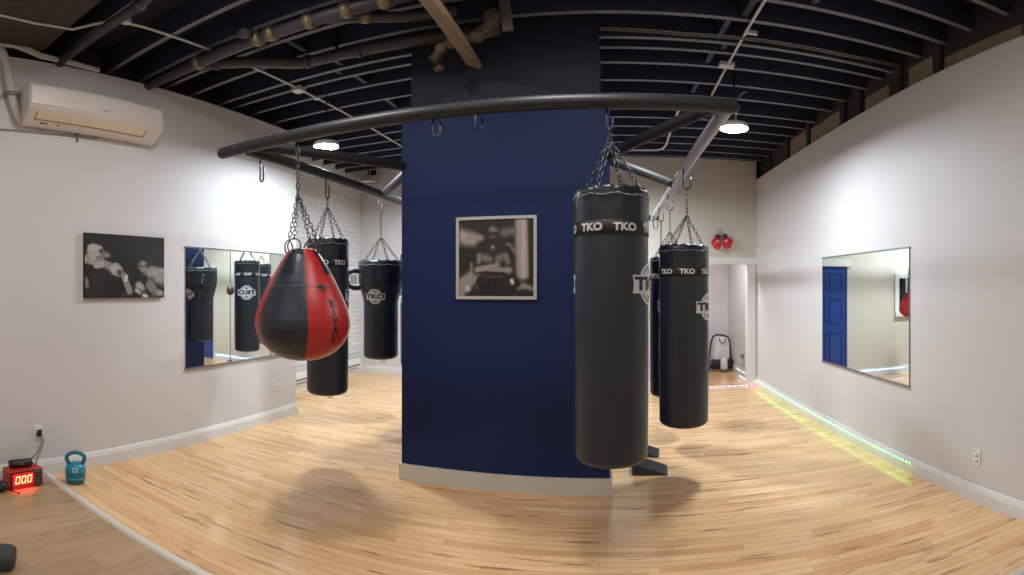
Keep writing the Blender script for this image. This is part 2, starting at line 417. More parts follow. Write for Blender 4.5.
def ceiling_lamp(x, y, z, r, lens, label, cord_to=None):
    t = thing('ceiling_light', label, 'ceiling light', (x, y, z), 0, 'round ceiling lamps')
    MB().lathe([(0, .05), (r * .9, .05), (r * 1.05, .03), (r * 1.05, 0), (r, 0), (r, .006), (0, .006)], 40).build('housing', M_plastic, t)
    MB().lathe([(0, .0), (r * .99, .004)], 40).build('lens', lens, t)
    if cord_to: MB().tube([(0, 0, .05), (0, 0, cord_to - z)], .008, 8).build('stem', M_blackplastic, t)
    return t
ceiling_lamp(-2.558, 3.904, 2.88, .117, M_lamp, 'lit round ceiling lamp left of the blue pillar', ZJ)
ceiling_lamp(1.032, 3.976, 2.88, .117, M_lampright, 'lit round ceiling lamp right of the blue pillar', ZJ)
ceiling_lamp(-1.75, 1.78, 3.4, .12, M_lampfront, 'round ceiling lamp above the near end of the left side')
ceiling_lamp(-.18, 1.76, 3.4, .12, M_lampfront, 'round ceiling lamp in front of the blue pillar')
ceiling_lamp(-.62, 5.95, 3.0, .12, M_lampfar, 'round ceiling lamp hidden behind the blue pillar', ZJ)
ceiling_lamp(-2.36, 6.2, 3.0, .12, M_lampbrick, 'round ceiling lamp hidden behind the pillar, toward the brick wall', ZJ)
ceiling_lamp(-2.3, -1.3, 3.4, .34, M_lampfill, 'added unseen fill light over the brown vinyl floor, left')  # this and the next two are added fill lights, out of view
ceiling_lamp(-.6, -1.3, 3.4, .34, M_lampfill, 'added unseen fill light over the brown vinyl floor, middle')
ceiling_lamp(1.2, -1.3, 3.4, .34, M_lampfill, 'added unseen fill light over the brown vinyl floor, right')
ceiling_lamp(1.4, 7.45, 2.25, .13, M_lampsidefill, 'added unseen light in the room behind the doorway')  # added light, placed above the door head so it stays unseen

# ------------------------------------------------------------------ bag rack
ZB = 2.422
rack = thing('bag_rack', 'black steel pipe rack with hooks, built around the blue pillar', 'bag rack', (-.78, 4.4, 0))
RO = Vector((-.78, 4.4, 0))
def rk(*p): return tuple(Vector(p) - RO)
def bar(name, p, q, r, m, square=False, caps=True):
    b = MB()
    p, q = Vector(rk(*p)), Vector(rk(*q)); d = (q - p).normalized()
    if square:
        L = (q - p).length; a = math.atan2(d.y, d.x)
        M = Matrix.Translation(p) @ Matrix.Rotation(a, 4, 'Z')
        b.box(0, L, -r, r, -r, r, M, .006)
    else:
        pts = [p - d * r * .55, p - d * r * .35, p, q, q + d * r * .35, q + d * r * .55]
        b.tube(pts, r, 20, radii=[r * .45, r * .85, r, r, r * .85, r * .45])
    return b.build(name, m, rack)
bar('front_bar', (-2.335, 2.3, ZB), (.60, 2.3, ZB), .040, M_rack)
bar('side_bar', (-2.13, 2.34, ZB - .01), (-2.13, 6.5, ZB - .01), .038, M_rack)
bar('side_bar', (.5635, 2.34, ZB - .01), (.5635, 6.46, ZB - .01), .037, M_racksheen)
bar('back_bar', (-2.2, 6.4, ZB), (.62, 6.4, ZB), .034, M_rack)
bar('brace', (-2.07, 2.30, ZB), (-1.49, 3.33, ZB), .037, M_brace)
bar('brace', (.50, 2.33, ZB), (-.01, 3.33, ZB), .037, M_brace)
bar('brace', (-2.12, 4.25, ZB), (-1.49, 3.45, ZB), .037, M_brace)
bar('brace', (.55, 4.25, ZB), (-.01, 3.45, ZB), .037, M_brace)
def hook(x, y, z, dx, dy, gap=.02, h=.12, name='hook'):
    """a J hook hung under a bar at height z, opening along (dx,dy); returns the low point"""
    pts = [(x - dx * gap, y - dy * gap, z + .03), (x - dx * gap, y - dy * gap, z - h + gap)]
    for i in range(1, 8):
        a = PI + PI * i / 8
        pts.append((x + dx * gap * math.cos(a), y + dy * gap * math.cos(a), z - h + gap + gap * math.sin(a)))
    pts += [(x + dx * gap, y + dy * gap, z - h + gap), (x + dx * gap, y + dy * gap, z - h * .32)]
    MB().tube([rk(*p) for p in pts], .0058, 8).build(name, M_darksteel, rack)
    return (x, y, z - h)
H_l = {}
for y in (2.47, 3.27, 4.21, 5.1): H_l[y] = hook(-2.13, y, ZB - .05, .95, -.3, h=.155)
H_r = {}
for y in (3.54, 4.555, 5.35): H_r[y] = hook(.5635, y, ZB - .05, 1, 0, gap=.026, h=.14)
hook(.5635, 6.0, ZB - .05, 1, 0, gap=.026, h=.14)
h_tear = hook(-1.705, 2.3, ZB - .05, 1, 0, gap=.012, h=.09)
h_near = hook(0.0, 2.3, ZB - .05, 1, 0, gap=.014, h=.10)
hook(-.85, 2.3, ZB - .03, 1, 0, h=.11); hook(-.63, 2.3, ZB - .03, .7, .7, h=.09)
h_back = hook(-1.27, 6.4, ZB - .03, 1, 0, h=.09)

# ------------------------------------------------------------------ bags
def to_cam(x, y): return math.atan2(-y, -x)

def heavy_bag(x, y, z0, z1, hook_pt, label, logo=(69, -111), text0=20.5, R=.176, apex=None, shape='straight', logo_z=None, logo_s=1.0, band=True, spin=0.0):
    base = thing('heavy_bag', label, 'punching bag', (x, y, z0), 0, 'black heavy bags')
    h = z1 - z0; c = to_cam(x, y) + spin
    if shape == 'straight':
        def rf(z): return R * (1.0 + .02 * math.sin(PI * min(1, max(0, z / h))))
    else:
        zc = h * .60
        def rf(z):
            t = min(1, max(0, (z - zc + .03) / .22)); t = t * t * (3 - 2 * t)
            return .166 + .046 * t
    prof = [(0, 0.0)]
    rc = .05
    for i in range(7):
        a = -PI / 2 + PI / 2 * i / 6
        prof.append((rf(0) - rc + rc * math.cos(a), rc * .8 + rc * .8 * math.sin(a)))
    nz = 26; zt = h - .05
    for i in range(1, nz): prof.append((rf(rc + (zt - rc) * i / nz), rc + (zt - rc) * i / nz))
    top = rf(h)
    for i in range(5):
        a = PI / 2 * i / 4
        prof.append((top - .02 + .02 * math.cos(a), zt + .05 * math.sin(a) - .004))
    prof += [(top * .72, h - .002), (top * .35, h + .004), (0, h + .004)]
    body = MB().lathe(prof, 64).build('body', M_leather, base)
    if band: zb_top = h - .19 + .03
    else: zb_top = h - .20
    # glossy upper sleeve with vertical folds, then the gathered top edge
    b = MB(); seg = 96; rows = [(zb_top, 0), (zb_top + .04, .6), (h - .06, 1), (h - .045, .5)]
    rings = []
    for zz, k in rows:
        ring = []
        for j in range(seg):
            a = 2 * PI * j / seg
            fold = .0022 * k * math.sin(a * 9 + 1.3) + .0014 * k * math.sin(a * 23)
            r = rf(zz) + .0028 + fold; ring.append(b.b.verts.new((r * math.cos(a), r * math.sin(a), zz)))
        rings.append(ring)
    for A, B in zip(rings, rings[1:]):
        for j in range(seg): b._f([A[j], A[(j + 1) % seg], B[(j + 1) % seg], B[j]])
    b.build('top_sleeve', M_leather2, base)
    b = MB(); rings = []
    for (dr, dz) in ((.004, -.05), (.006, -.03), (.003, -.008), (-.004, .006), (-.018, .012), (-.035, .006), (-.05, -.002)):
        ring = []
        for j in range(seg):
            a = 2 * PI * j / seg
            wav = (.004 * math.sin(a * 14) + .0025 * math.sin(a * 31 + 1)) * (1 if dz > -.04 else .5)
            r = rf(h) + dr; ring.append(b.b.verts.new((r * math.cos(a), r * math.sin(a), h + dz + wav)))
        rings.append(ring)
    for A, B in zip(rings, rings[1:]):
        for j in range(seg): b._f([A[j], A[(j + 1) % seg], B[(j + 1) % seg], B[j]])
    rim = b.build('top_rim', M_leather2, base)
    n = 26 * 10; pts = []
    for j in range(n):
        a = 2 * PI * j / n; r = rf(h) + .0065 + .0035 * math.sin(a * 26)
        pts.append((r * math.cos(a), r * math.sin(a), h - .034 + .004 * math.sin(a * 9 + 2)))
    b = MB().tube(pts, .0026, 6, closed=True)
    b.build('stitching', M_stitch, rim)
    if band:
        zb = h - .183
        B1 = MB().lathe([(rf(zb) + .001, zb - .032), (rf(zb) + .0032, zb - .031), (rf(zb) + .0032, zb + .031), (rf(zb) + .001, zb + .032)], 64).build('band', M_band, base)
        for i in range(7):
            b = MB(); merge(b, text_bm('TKO', .047, .0022, 1.10), wrap(rf, c + math.radians(text0 + i * 360 / 7), zb, .0046))
            b.build('lettering', M_white, B1)
    if logo:
        lz = logo_z if logo_z is not None else h - .435
        for lg in logo:
            th = c + math.radians(lg); b = MB(); s = logo_s; n = 40
            Rc, W2, H2 = .098 * s, .134 * s, .041 * s
            b1 = poly_bm([(Rc * math.cos(2 * PI * i / n), Rc * math.sin(2 * PI * i / n)) for i in range(n)])
            merge(b, b1, wrap(rf, th, lz, .0022), 0)
            for sgn in (1, -1):     # dark arcs inside the badge
                arc = []
                for i in range(15):
                    a = math.radians(36 + 108 * i / 14); arc.append((.082 * s * math.cos(a), sgn * .082 * s * math.sin(a)))
                for i in range(15):
                    a = math.radians(144 - 108 * i / 14); arc.append((.076 * s * math.cos(a), sgn * .076 * s * math.sin(a)))
                merge(b, poly_bm(arc if sgn > 0 else arc[::-1]), wrap(rf, th, lz, .0030), 1)
                tri = [(-.02 * s, sgn * .052 * s), (.02 * s, sgn * .052 * s), (.012 * s, sgn * .066 * s), (-.012 * s, sgn * .066 * s)]
                merge(b, poly_bm(tri if sgn > 0 else tri[::-1]), wrap(rf, th, lz, .0030), 1)
            merge(b, poly_bm([(-W2, -H2), (W2, -H2), (W2 * .96, 0), (W2, H2), (-W2, H2), (-W2 * .96, 0)]), wrap(rf, th, lz, .0038), 0)
            merge(b, text_bm('TKO', .078 * s, .0038 * s, 1.5), wrap(rf, th, lz, .0050), 1)
            b.build('logo', [M_white, M_blackprint], base)
    if shape == 'upper':
        a = c - PI / 2 + .15; r0 = rf(.78)
        u = Vector((math.cos(a), math.sin(a), 0))
        MB().tube([tuple(u * (r0 - .01) + Vector((0, 0, .84))), tuple(u * (r0 + .06) + Vector((0, 0, .845))), tuple(u * (r0 + .11) + Vector((0, 0, .82))), tuple(u * (r0 + .12) + Vector((0, 0, .76))), tuple(u * (r0 + .10) + Vector((0, 0, .70))), tuple(u * (r0 + .05) + Vector((0, 0, .68))), tuple(u * (r0 - .01) + Vector((0, 0, .68)))], .022, 10, flat=.6).build('side_handle', M_leather2, base)
        MB().box(r0 + .02, r0 + .085, -.012, .012, .72, .81, Matrix.Rotation(a, 4, 'Z'), .006).build('handle_pad', M_plastic, base)
        a = c + .95; e = Vector((math.cos(a), math.sin(a), 0)) * (rf(.8) + .012) + Vector((0, 0, .79)); d = Vector((-math.sin(a), math.cos(a), 0))
        MB().tube([tuple(e + d * .034 * math.cos(q) + Vector((0, 0, .040 * math.sin(q)))) for q in [2 * PI * k / 20 for k in range(20)]], .006, 8, closed=True).build('side_ring', M_steel, base)
    # chains
    hp = Vector(hook_pt) - Vector((x, y, z0))
    ap = Vector((hp.x, hp.y, (apex if apex else hook_pt[2] - .12) - z0))
    for i in range(4):
        a = c + PI / 4 + i * PI / 2 + .35
        e = (rf(h) - .02) * Vector((math.cos(a), math.sin(a), 0)) + Vector((0, 0, h - .004))
        MB().chain(e, ap, .036, .020, .0029).build('chain', M_steel, base)
    if hp.z - ap.z > .03: MB().chain(ap, hp + Vector((0, 0, .012)), .034, .018, .0029).build('swivel_chain', M_steel, base)
    MB().tube([(.02 * math.cos(t) + .02, .006, -.018 + .022 * math.sin(t)) for t in [2 * PI * i / 16 for i in range(16)]], .0034, 6, closed=True).build('base_ring', M_darksteel, base)
    return base

heavy_bag(0.008, 2.3, .655, 1.95, h_near, 'large black heavy bag hanging right in front of the blue pillar', (76, -113), 20.5, .171, apex=2.215)
heavy_bag(.540, 3.54, .475, 1.795, H_r[3.54], 'black heavy bag with round white badge, beside the red gloves on the far wall', (70, -110), 8, .178, apex=2.03)
heavy_bag(.555, 4.555, .475, 1.78, H_r[4.555], 'black heavy bag mostly hidden, second along the right side bar', (7, -173), -45, .178, apex=2.03)
heavy_bag(-2.13, 3.27, .645, 1.875, H_l[3.27], 'black heavy bag hanging directly behind the red and black teardrop bag', (-140, 100), 36, .164, apex=2.15)
heavy_bag(-2.13, 4.21, .815, 1.745, H_l[4.21], 'black bag with wide shoulders narrowing below a white badge, left of pillar', (-18, 165), 0, apex=1.99, shape='upper', logo_z=.60, logo_s=.72, band=False)
heavy_bag(-2.13, 5.1, .60, 1.865, H_l[5.1], 'black heavy bag hidden behind the pillar, seen whole in the left mirror', (-63, 117), -18, .178, apex=2.08)
heavy_bag(-1.27, 6.4, .55, 1.89, h_back, 'black heavy bag on the rear bar behind the pillar', None, -18, .17, apex=2.05)

# teardrop bag on the front bar
def teardrop(x, y, hook_pt, apex, scale, z0, label, name, mats_of, letters=True, rings=4):
    t = thing(name, label, 'punching bag', (x, y, z0), 0)
    c = to_cam(x, y); s = scale
    prof = [(0, 0), (.05, .003), (.10, .014), (.15, .034), (.195, .064), (.235, .107), (.262, .158), (.274, .212), (.271, .26), (.258, .312), (.236, .372), (.210, .43), (.182, .488), (.152, .545), (.122, .60), (.094, .642), (.078, .662), (.06, .672), (0, .672)]
    prof = [(r * s, z * s * .965) for r, z in prof]
    fine = []
    for (r0, z0_), (r1, z1_) in zip(prof, prof[1:]):
        for i in range(3): fine.append((r0 + (r1 - r0) * i / 3, z0_ + (z1_ - z0_) * i / 3))
    fine.append(prof[-1])
    def rz(z):
        for (r0, a), (r1, b_) in zip(prof[1:], prof[2:]):
            if a <= z <= b_ and b_ > a: return r0 + (r1 - r0) * (z - a) / (b_ - a)
        return prof[-2][0]
    seams = [6, 78, 150, 222, 300, 366]
    for i in range(5):
        a0 = c + math.radians(seams[i]); span = math.radians(seams[i + 1] - seams[i]); b = MB(); n = 16; grid = []
        for r, z in fine:
            grid.append([b.b.verts.new(((r + .004 * s * math.sin(PI * j / n) * (r > .05)) * math.cos(a0 + span * j / n), (r + .004 * s * math.sin(PI * j / n) * (r > .05)) * math.sin(a0 + span * j / n), z)) for j in range(n + 1)])
        for A, B in zip(grid, grid[1:]):
            for j in range(n): b._f([A[j], A[j + 1], B[j + 1], B[j]])
        bmesh.ops.remove_doubles(b.b, verts=b.b.verts[:], dist=1e-5)
        g = b.build('panel', mats_of[i], t)
        if i == 0 and letters:
            bb = MB(); zz = .345 * s; word = 'RIVAL'
            for q, ch in enumerate(word):
                z_ = (.335 - q * .047) * s
                merge(bb, text_bm(ch, .056 * s, .003, 1.0), wrap(rz, a0 + math.radians(34), z_, .0062))
            merge(bb, poly_bm([(-.028, .018), (.0, .03), (.03, .012), (.022, -.012), (.012, .006), (-.004, .014), (.008, -.004), (.002, -.022), (-.006, .002), (-.028, .006)]), wrap(rz, a0 + math.radians(24), .415 * s, .0062))
            bb.build('lettering', M_blackprint, g)
    if letters:
        for sm in (78, 222):
            a = c + math.radians(sm)
            MB().tube([(r * math.cos(a), r * math.sin(a), z) for r, z in [(r + .002, z) for r, z in fine if r > .02 and z < .66]], .0045, 6).build('piping', M_piping, t)
        zz = .435; n = 480; pts = []
        for i in range(n):
            a = 2 * PI * i / n; r = rz(zz) + .004 + .002 * math.sin(a * 60)
            pts.append((r * math.cos(a), r * math.sin(a), zz))
        b = MB().tube(pts, .0014, 5, closed=True)
        b.build('stitching', M_grey, t)
    hp = Vector(hook_pt) - Vector((x, y, z0)); ap = Vector((hp.x, hp.y, apex - z0))
    for i in range(rings):
        a = c + math.radians(-30 + i * 360 / rings)
        e = Vector((.094 * s * math.cos(a),   .094 * s * math.sin(a), .626 * s))
        d = Vector((-math.sin(a), math.cos(a), 0)); R = .043 * s
        MB().tube([tuple(e + Vector((0, 0, R * .8)) + d * R * math.cos(q) + Vector((0, 0, R * math.sin(q)))) for q in [2 * PI * k / 20 for k in range(20)]], .0042 * s, 8, closed=True).build('ring', M_steel, t)
        bb = MB(); merge(bb, poly_bm([(-.02 * s, -.12 * s), (.02 * s, -.12 * s), (.02 * s, .012 * s), (-.02 * s, .012 * s)]), wrap(lambda z: rz(min(z, .632 * s)), a, .622 * s, .0075))
        bb.build('strap', M_leather2, t)
        MB().chain(e + Vector((0, 0, R * 1.7)), ap, .034, .019, .003).build('chain', M_steel, t)
    if hp.z - ap.z > .02: MB().chain(ap, hp + Vector((0, 0, .01)), .04, .02, .0034).build('hanging_chain', M_steel, t)
    return t
teardrop(-1.672, 2.3, h_tear, 2.05, 1.0, 1.075, 'black and red teardrop uppercut bag hanging from the front bar on the left', 'teardrop_bag', [M_red, M_leather, M_red, M_red, M_leather])
teardrop(.575, 5.35, H_r[5.35], 1.90, .52, 1.10, 'small red bag hidden behind the right bags, seen in the right mirror', 'speed_bag', [M_red] * 5, False, 3)

# double end ball near the far wall (seen in the left mirror)
t = thing('double_end_ball', 'small dark ball on a cord from ceiling to floor, seen in the left mirror', 'double end bag', (-.42, 6.5, 0))
MB().ellipsoid((0, 0, 1.45), .075, .075, .095).build('ball', mat('brown leather', S(70, 56, 42), .4), t)
MB().tube([(0, 0, 1.54), (0, 0, ZJ)], .007, 6).build('upper_cord', M_blackplastic, t)
MB().tube([(0, 0, .14), (0, 0, 1.36)], .007, 6).build('lower_cord', M_blackplastic, t)
MB().lathe([(0, 0), (.16, 0), (.16, .03), (.06, .11), (.012, .15), (0, .15)], 24).build('base', M_rubber, t)

# ------------------------------------------------------------------ mirrors and pictures
def mirror(name, label, x, face, y0, y1, z0, z1):
    t = thing(name, label, 'mirror', (x, (y0 + y1) / 2, (z0 + z1) / 2))
    w, h = (y1 - y0) / 2, (z1 - z0) / 2
    MB().box(min(0, face * .006), max(0, face * .006), -w, w, -h, h).build('backing', M_mirroredge, t)
    MB().box(min(face * .006, face * .009), max(face * .006, face * .009), -w + .004, w - .004, -h + .004, h - .004).build('glass', M_mirror, t)
    for s_ in (-1, 1): MB().box(min(0, face * .016), max(0, face * .016), -w - .006, w + .006, s_ * h - .007, s_ * h + .007).build('edge_channel', mat('aluminium channel', S(150, 152, 152), .3, metal=.8), t)
mirror('wall_mirror', 'frameless wall mirror on the left wall, reflecting the black bags', XL, 1, 2.883, 4.32, .75, 1.87)
mirror('wall_mirror', 'frameless wall mirror on the right wall, reflecting a blue door', XR, -1, 3.09, 4.68, .725, 1.81)

def cap_sd(px, py, ax, ay, bx, by, ra, rb):
    dx, dy = bx - ax, by - ay; t = max(0, min(1, ((px - ax) * dx + (py - ay) * dy) / (dx * dx + dy * dy + 1e-9)))
    return math.hypot(px - ax - t * dx, py - ay - t * dy) - (ra + (rb - ra) * t)
def paint_grid(name, fn, nx, ny, w, h, place, parent, tint=(1.0, .96, .93)):
    m = bpy.data.materials.new(name + ' print'); m.use_nodes = True; k = NT(m)
    at = k.n('ShaderNodeVertexColor', layer_name='ink'); k.put(k.b.inputs['Base Color'], at.outputs['Color']); k.b.inputs['Roughness'].default_value = .5
    me = bpy.data.meshes.new(name); vs = []; fs = []
    for j in range(ny + 1):
        for i in range(nx + 1): vs.append(place((i / nx - .5) * w, (j / ny - .5) * h))
    for j in range(ny):
        for i in range(nx): a = j * (nx + 1) + i; fs.append((a, a + 1, a + nx + 2, a + nx + 1))
    me.from_pydata(vs, [], fs)
    ca = me.color_attributes.new('ink', 'FLOAT_COLOR', 'POINT')
    for j in range(ny + 1):
        for i in range(nx + 1):
            g = fn(i / nx, 1 - j / ny); c = S(255 * g * tint[0], 255 * g * tint[1], 255 * g * tint[2]); ca.data[j * (nx + 1) + i].color = c
    me.materials.append(m)
    o = bpy.data.objects.new(name, me); C.objects.link(o); o.parent = parent
    return o
def blend(g, d, val, soft=.012):
    t = max(0, min(1, .5 - d / (2 * soft))); return g + (val - g) * t
def nz(u, v): return (math.sin(u * 37.1 + v * 11.7) * math.sin(v * 29.3 - u * 17.9) + math.sin(u * 83 + 2) * math.sin(v * 71 + 1) * .5) * .5

def two_boxers(u, v):
    """u right, v down, 0..1 : two boxers trading punches, monochrome"""
    U = u * 1.52; g = .11 + .025 * nz(u, v)
    P = lambda *a: cap_sd(U, v, *a)
    g = blend(g, P(.02, 1.05, .30, .62, .18, .16), .15 + .05 * nz(u, v), .04)          # left torso in shade
    g = blend(g, P(.03, .40, .22, .45, .07, .06), .60 + .12 * nz(u * 2, v), .02)       # shoulder / arm
    g = blend(g, P(.16, .28, .24, .33, .125, .10), .66 - .9 * max(0, .30 - v) , .015)   # head
    g = blend(g, P(.10, .22, .28, .22, .05, .03), .72, .02)
    g = blend(g, P(.30, .30, .42, .34, .05, .04), .50 + .2 * nz(u * 3, v), .02)
    g = blend(g, P(.27, .26, .30, .29, .02, .015), .20, .015)                         # eye and mouth shade
    g = blend(g, P(.22, .38, .30, .37, .018, .012), .24, .012)
    g = blend(g, P(.26, .46, .52, .54, .085, .07), .56 + .12 * nz(u * 3, v * 2), .02)
    g = blend(g, P(.30, .56, .48, .64, .05, .03), .16, .03)
    g = blend(g, P(.56, .55, .60, .58, .105, .09), .70 - .8 * abs(v - .55), .015)       # glove thrown
    g = blend(g, P(.62, .60, .66, .62, .05, .05), .30, .015)
    g = blend(g, P(.70, .64, .82, .90, .05, .055), .55 + .15 * nz(u * 2, v * 2), .015)  # forearm
    g = blend(g, P(.76, .66, .74, .72, .03, .03), .80, .012)
    g = blend(g, P(1.10, .40, 1.14, .42, .16, .15), .13 + .06 * nz(u * 4, v * 4), .02)  # hair
    g = blend(g, P(1.08, .49, 1.12, .56, .09, .075), .52 + .22 * nz(u * 3, v * 3), .02) # face
    g = blend(g, P(1.03, .49, 1.06, .49, .016, .016), .16, .01); g = blend(g, P(1.13, .48, 1.16, .48, .016, .016), .16, .01)
    g = blend(g, P(1.06, .60, 1.12, .59, .012, .012), .18, .01)
    g = blend(g, P(1.28, .60, 1.6, .68, .12, .16), .58 - .5 * max(0, v - .62) + .08 * nz(u, v), .03)  # shoulder
    g = blend(g, P(1.25, .76, 1.32, .95, .09, .07), .34 + .1 * nz(u, v), .03)
    g = blend(g, P(1.00, .84, 1.06, .88, .10, .09), .28 + .12 * nz(u * 2, v), .02)      # guard gloves
    g = blend(g, P(1.00, .80, 1.06, .84, .06, .05), .62 + .25 * nz(u * 3, v * 3), .02)
    g = blend(g, P(.95, .88, 1.02, .93, .025, .02), .74, .012)
    g = blend(g, P(1.22, .80, 1.28, .84, .08, .08), .46 + .2 * nz(u * 2, v * 3), .02)
    g = blend(g, P(1.10, .97, 1.16, .99, .03, .03), .82, .012); g = blend(g, P(1.40, .92, 1.47, .94, .05, .04), .60 + .2 * nz(u * 5, v), .02)
    g = blend(g, P(.20, .50, .30, .48, .05, .05), .66 if v < .55 else .4, .015)         # tape
    g = blend(g, P(.02, .72, .04, .82, .035, .03), .50, .02)
    g = blend(g, P(.62, 1.0, .80, .92, .008, .006), .42, .008)
    return max(.04, min(.9, g))

def standing_boxer(u, v):
    """a bare chested boxer with folded arms, monochrome"""
    P = lambda *a: cap_sd(u, v, *a)
    g = .20 + .06 * nz(u, v)
    g = blend(g, P(.05, .22, .18, .26, .11, .09), .58 + .06 * nz(u, v), .05)
    g = blend(g, P(.20, .22, .30, .24, .05, .04), .55, .03)
    g = blend(g, P(.84, .05, .86, .70, .085, .09), .60 + .03 * math.sin(u * 60), .03)
    g = blend(g, P(.60, .18, .72, .16, .05, .05), .46, .04)
    g = blend(g, P(.66, .36, .72, .42, .045, .04), .55, .03)
    g = blend(g, P(-.02, .92, .24, .70, .12, .08), .55, .03); g = blend(g, P(.22, .72, .17, .58, .05, .025), .52, .02)
    g = blend(g, P(.28, .90, .30, .78, .05, .05), .50, .02)
    g = blend(g, P(.96, .0, .97, 1.0, .03, .03), .20, .01)
    sk = lambda k: .40 + k + .05 * nz(u * 2, v * 2)
    g = blend(g, P(.32, .44, .62, .44, .10, .10), .22, .02)                             # torso
    g = blend(g, P(.36, .52, .58, .52, .14, .14), .22, .02)
    g = blend(g, P(.27, .48, .25, .66, .075, .06), .20, .02); g = blend(g, P(.66, .48, .68, .66, .075, .06), .21, .02)
    g = blend(g, P(.28, .47, .27, .55, .035, .03), sk(.12), .025); g = blend(g, P(.63, .47, .66, .56, .035, .03), sk(.10), .025)
    g = blend(g, P(.36, .50, .42, .52, .05, .04), sk(.08), .03); g = blend(g, P(.56, .50, .52, .53, .05, .04), sk(.06), .03)
    g = blend(g, P(.47, .42, .47, .60, .006, .006), .18, .01)
    g = blend(g, P(.46, .30, .46, .40, .065, .08), .24, .02)                            # neck
    g = blend(g, P(.46, .17, .46, .24, .078, .07), .25, .015)                           # head
    g = blend(g, P(.45, .13, .48, .14, .04, .035), .50, .025); g = blend(g, P(.45, .22, .47, .23, .03, .028), .34, .02)
    g = blend(g, P(.42, .185, .44, .185, .012, .010), .12, .008); g = blend(g, P(.48, .185, .50, .185, .012, .010), .12, .008)
    g = blend(g, P(.43, .265, .49, .265, .008, .008), .13, .008); g = blend(g, P(.46, .36, .46, .37, .02, .018), .62, .02)
    g = blend(g, P(.25, .655, .52, .60, .042, .034), sk(.16), .02)                      # folded arms
    g = blend(g, P(.68, .665, .40, .655, .042, .03), sk(.14), .02)
    g = blend(g, P(.28, .695, .60, .70, .008, .008), .14, .012)
    g = blend(g, P(.36, .82, .56, .82, .12, .12), .17 + .05 * math.sin(u * 70 + v * 9), .02)  # shorts
    g = blend(g, P(.34, .95, .58, .95, .10, .10), .15 + .06 * math.sin(u * 75), .02)
    g = blend(g, P(.33, .745, .59, .745, .018, .018), .30, .01)
    g = blend(g, P(.71, .80, .72, .83, .028, .022), .70, .012); g = blend(g, P(.12, .90, .13, .91, .035, .03), .66, .015)
    g = blend(g, P(.86, .86, .97, .90, .04, .03), .52, .02); g = blend(g, P(.80, .90, .86, .88, .02, .02), .50, .015)
    return max(.03, min(.85, (g - .12) * 1.32 + .01 + max(0, g - .5) * .3))

t = thing('wall_picture', 'black and white canvas of two boxers fighting, on the left wall', 'picture', (XL, 2.228, 1.675))
MB().box(0, .028, -.394, .394, -.26, .26).build('canvas', mat('black canvas edge', S(22, 20, 21), .7), t)
paint_grid('print', two_boxers, 120, 80, .784, .516, lambda a, b_: (.0285, a, b_), t)
t = thing('wall_picture', 'white framed photo of a boxer with folded arms, on the blue pillar', 'picture', (-.783, 3.31, 1.708))
b = MB()
for x0, x1, z0, z1 in ((-.287, .287, .268, .290), (-.287, .287, -.290, -.268), (-.287, -.266, -.268, .268), (.266, .287, -.268, .268)): b.box(x0, x1, -.022, 0, z0, z1)
b.build('frame', mat('white picture frame', S(186, 184, 182), .4), t)
MB().box(-.268, .268, -.010, 0, -.27, .27).build('backing', M_blackplastic, t)
paint_grid('print', standing_boxer, 100, 100, .534, .538, lambda a, b_: (a, -.0115, b_), t, (1.0, .93, .90))

# ------------------------------------------------------------------ air conditioner and its pipes
t = thing('air_conditioner', 'ivory wall mounted air conditioner high on the left wall', 'air conditioner', (XL, 1.86, 2.73))
prof = [(0, .05), (0, .325), (.17, .325), (.205, .318), (.218, .30), (.222, .128), (.205, .105), (.085, .015), (.04, .008)]
MB().prism(prof, 'y', -.57, .61, None, .012).build('body', M_acwhite, t)
MB().prism([(.218, .285), (.226, .28), (.229, .14), (.222, .13)], 'y', -.555, .595).build('front_panel', M_acwhite, t)
dx, dz = .12, .09; L = math.hypot(dx, dz)
F = Matrix.Translation((.205, 0, .105)) @ Matrix.Rotation(-math.atan2(dz, dx) + PI, 4, 'Y')
# louver lies on the sloping underside
def under(a, o): return (.205 - dx * a + .6 * o * dz / L, .105 - dz * a - o * dx / L)
b = MB(); p0, p1, p2, p3 = under(.14, .004), under(.66, .004), under(.66, 0), under(.14, 0)
b.prism([p0, p1, p2, p3], 'y', -.5, .46); fl = b.build('louver', M_acflap, t)
b = MB()
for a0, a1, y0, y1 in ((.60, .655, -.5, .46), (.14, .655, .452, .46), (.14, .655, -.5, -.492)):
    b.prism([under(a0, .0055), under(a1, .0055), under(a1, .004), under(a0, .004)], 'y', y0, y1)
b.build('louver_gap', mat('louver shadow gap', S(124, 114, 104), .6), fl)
for y0, y1 in ((-.44, -.41), (-.40, -.38), (-.30, -.285)): MB().prism([under(.80, .003), under(.88, .003), under(.88, 0), under(.80, 0)], 'y', y0, y1).build('vent_slot', M_gap, t)
b = MB()
for i, w in enumerate((.010, .006, .010, .008, .010)):
    b.box(.2262, .2285, .02 + i * .013, .02 + i * .013 + w, .165, .175, None)
b.build('badge', M_grey, t)

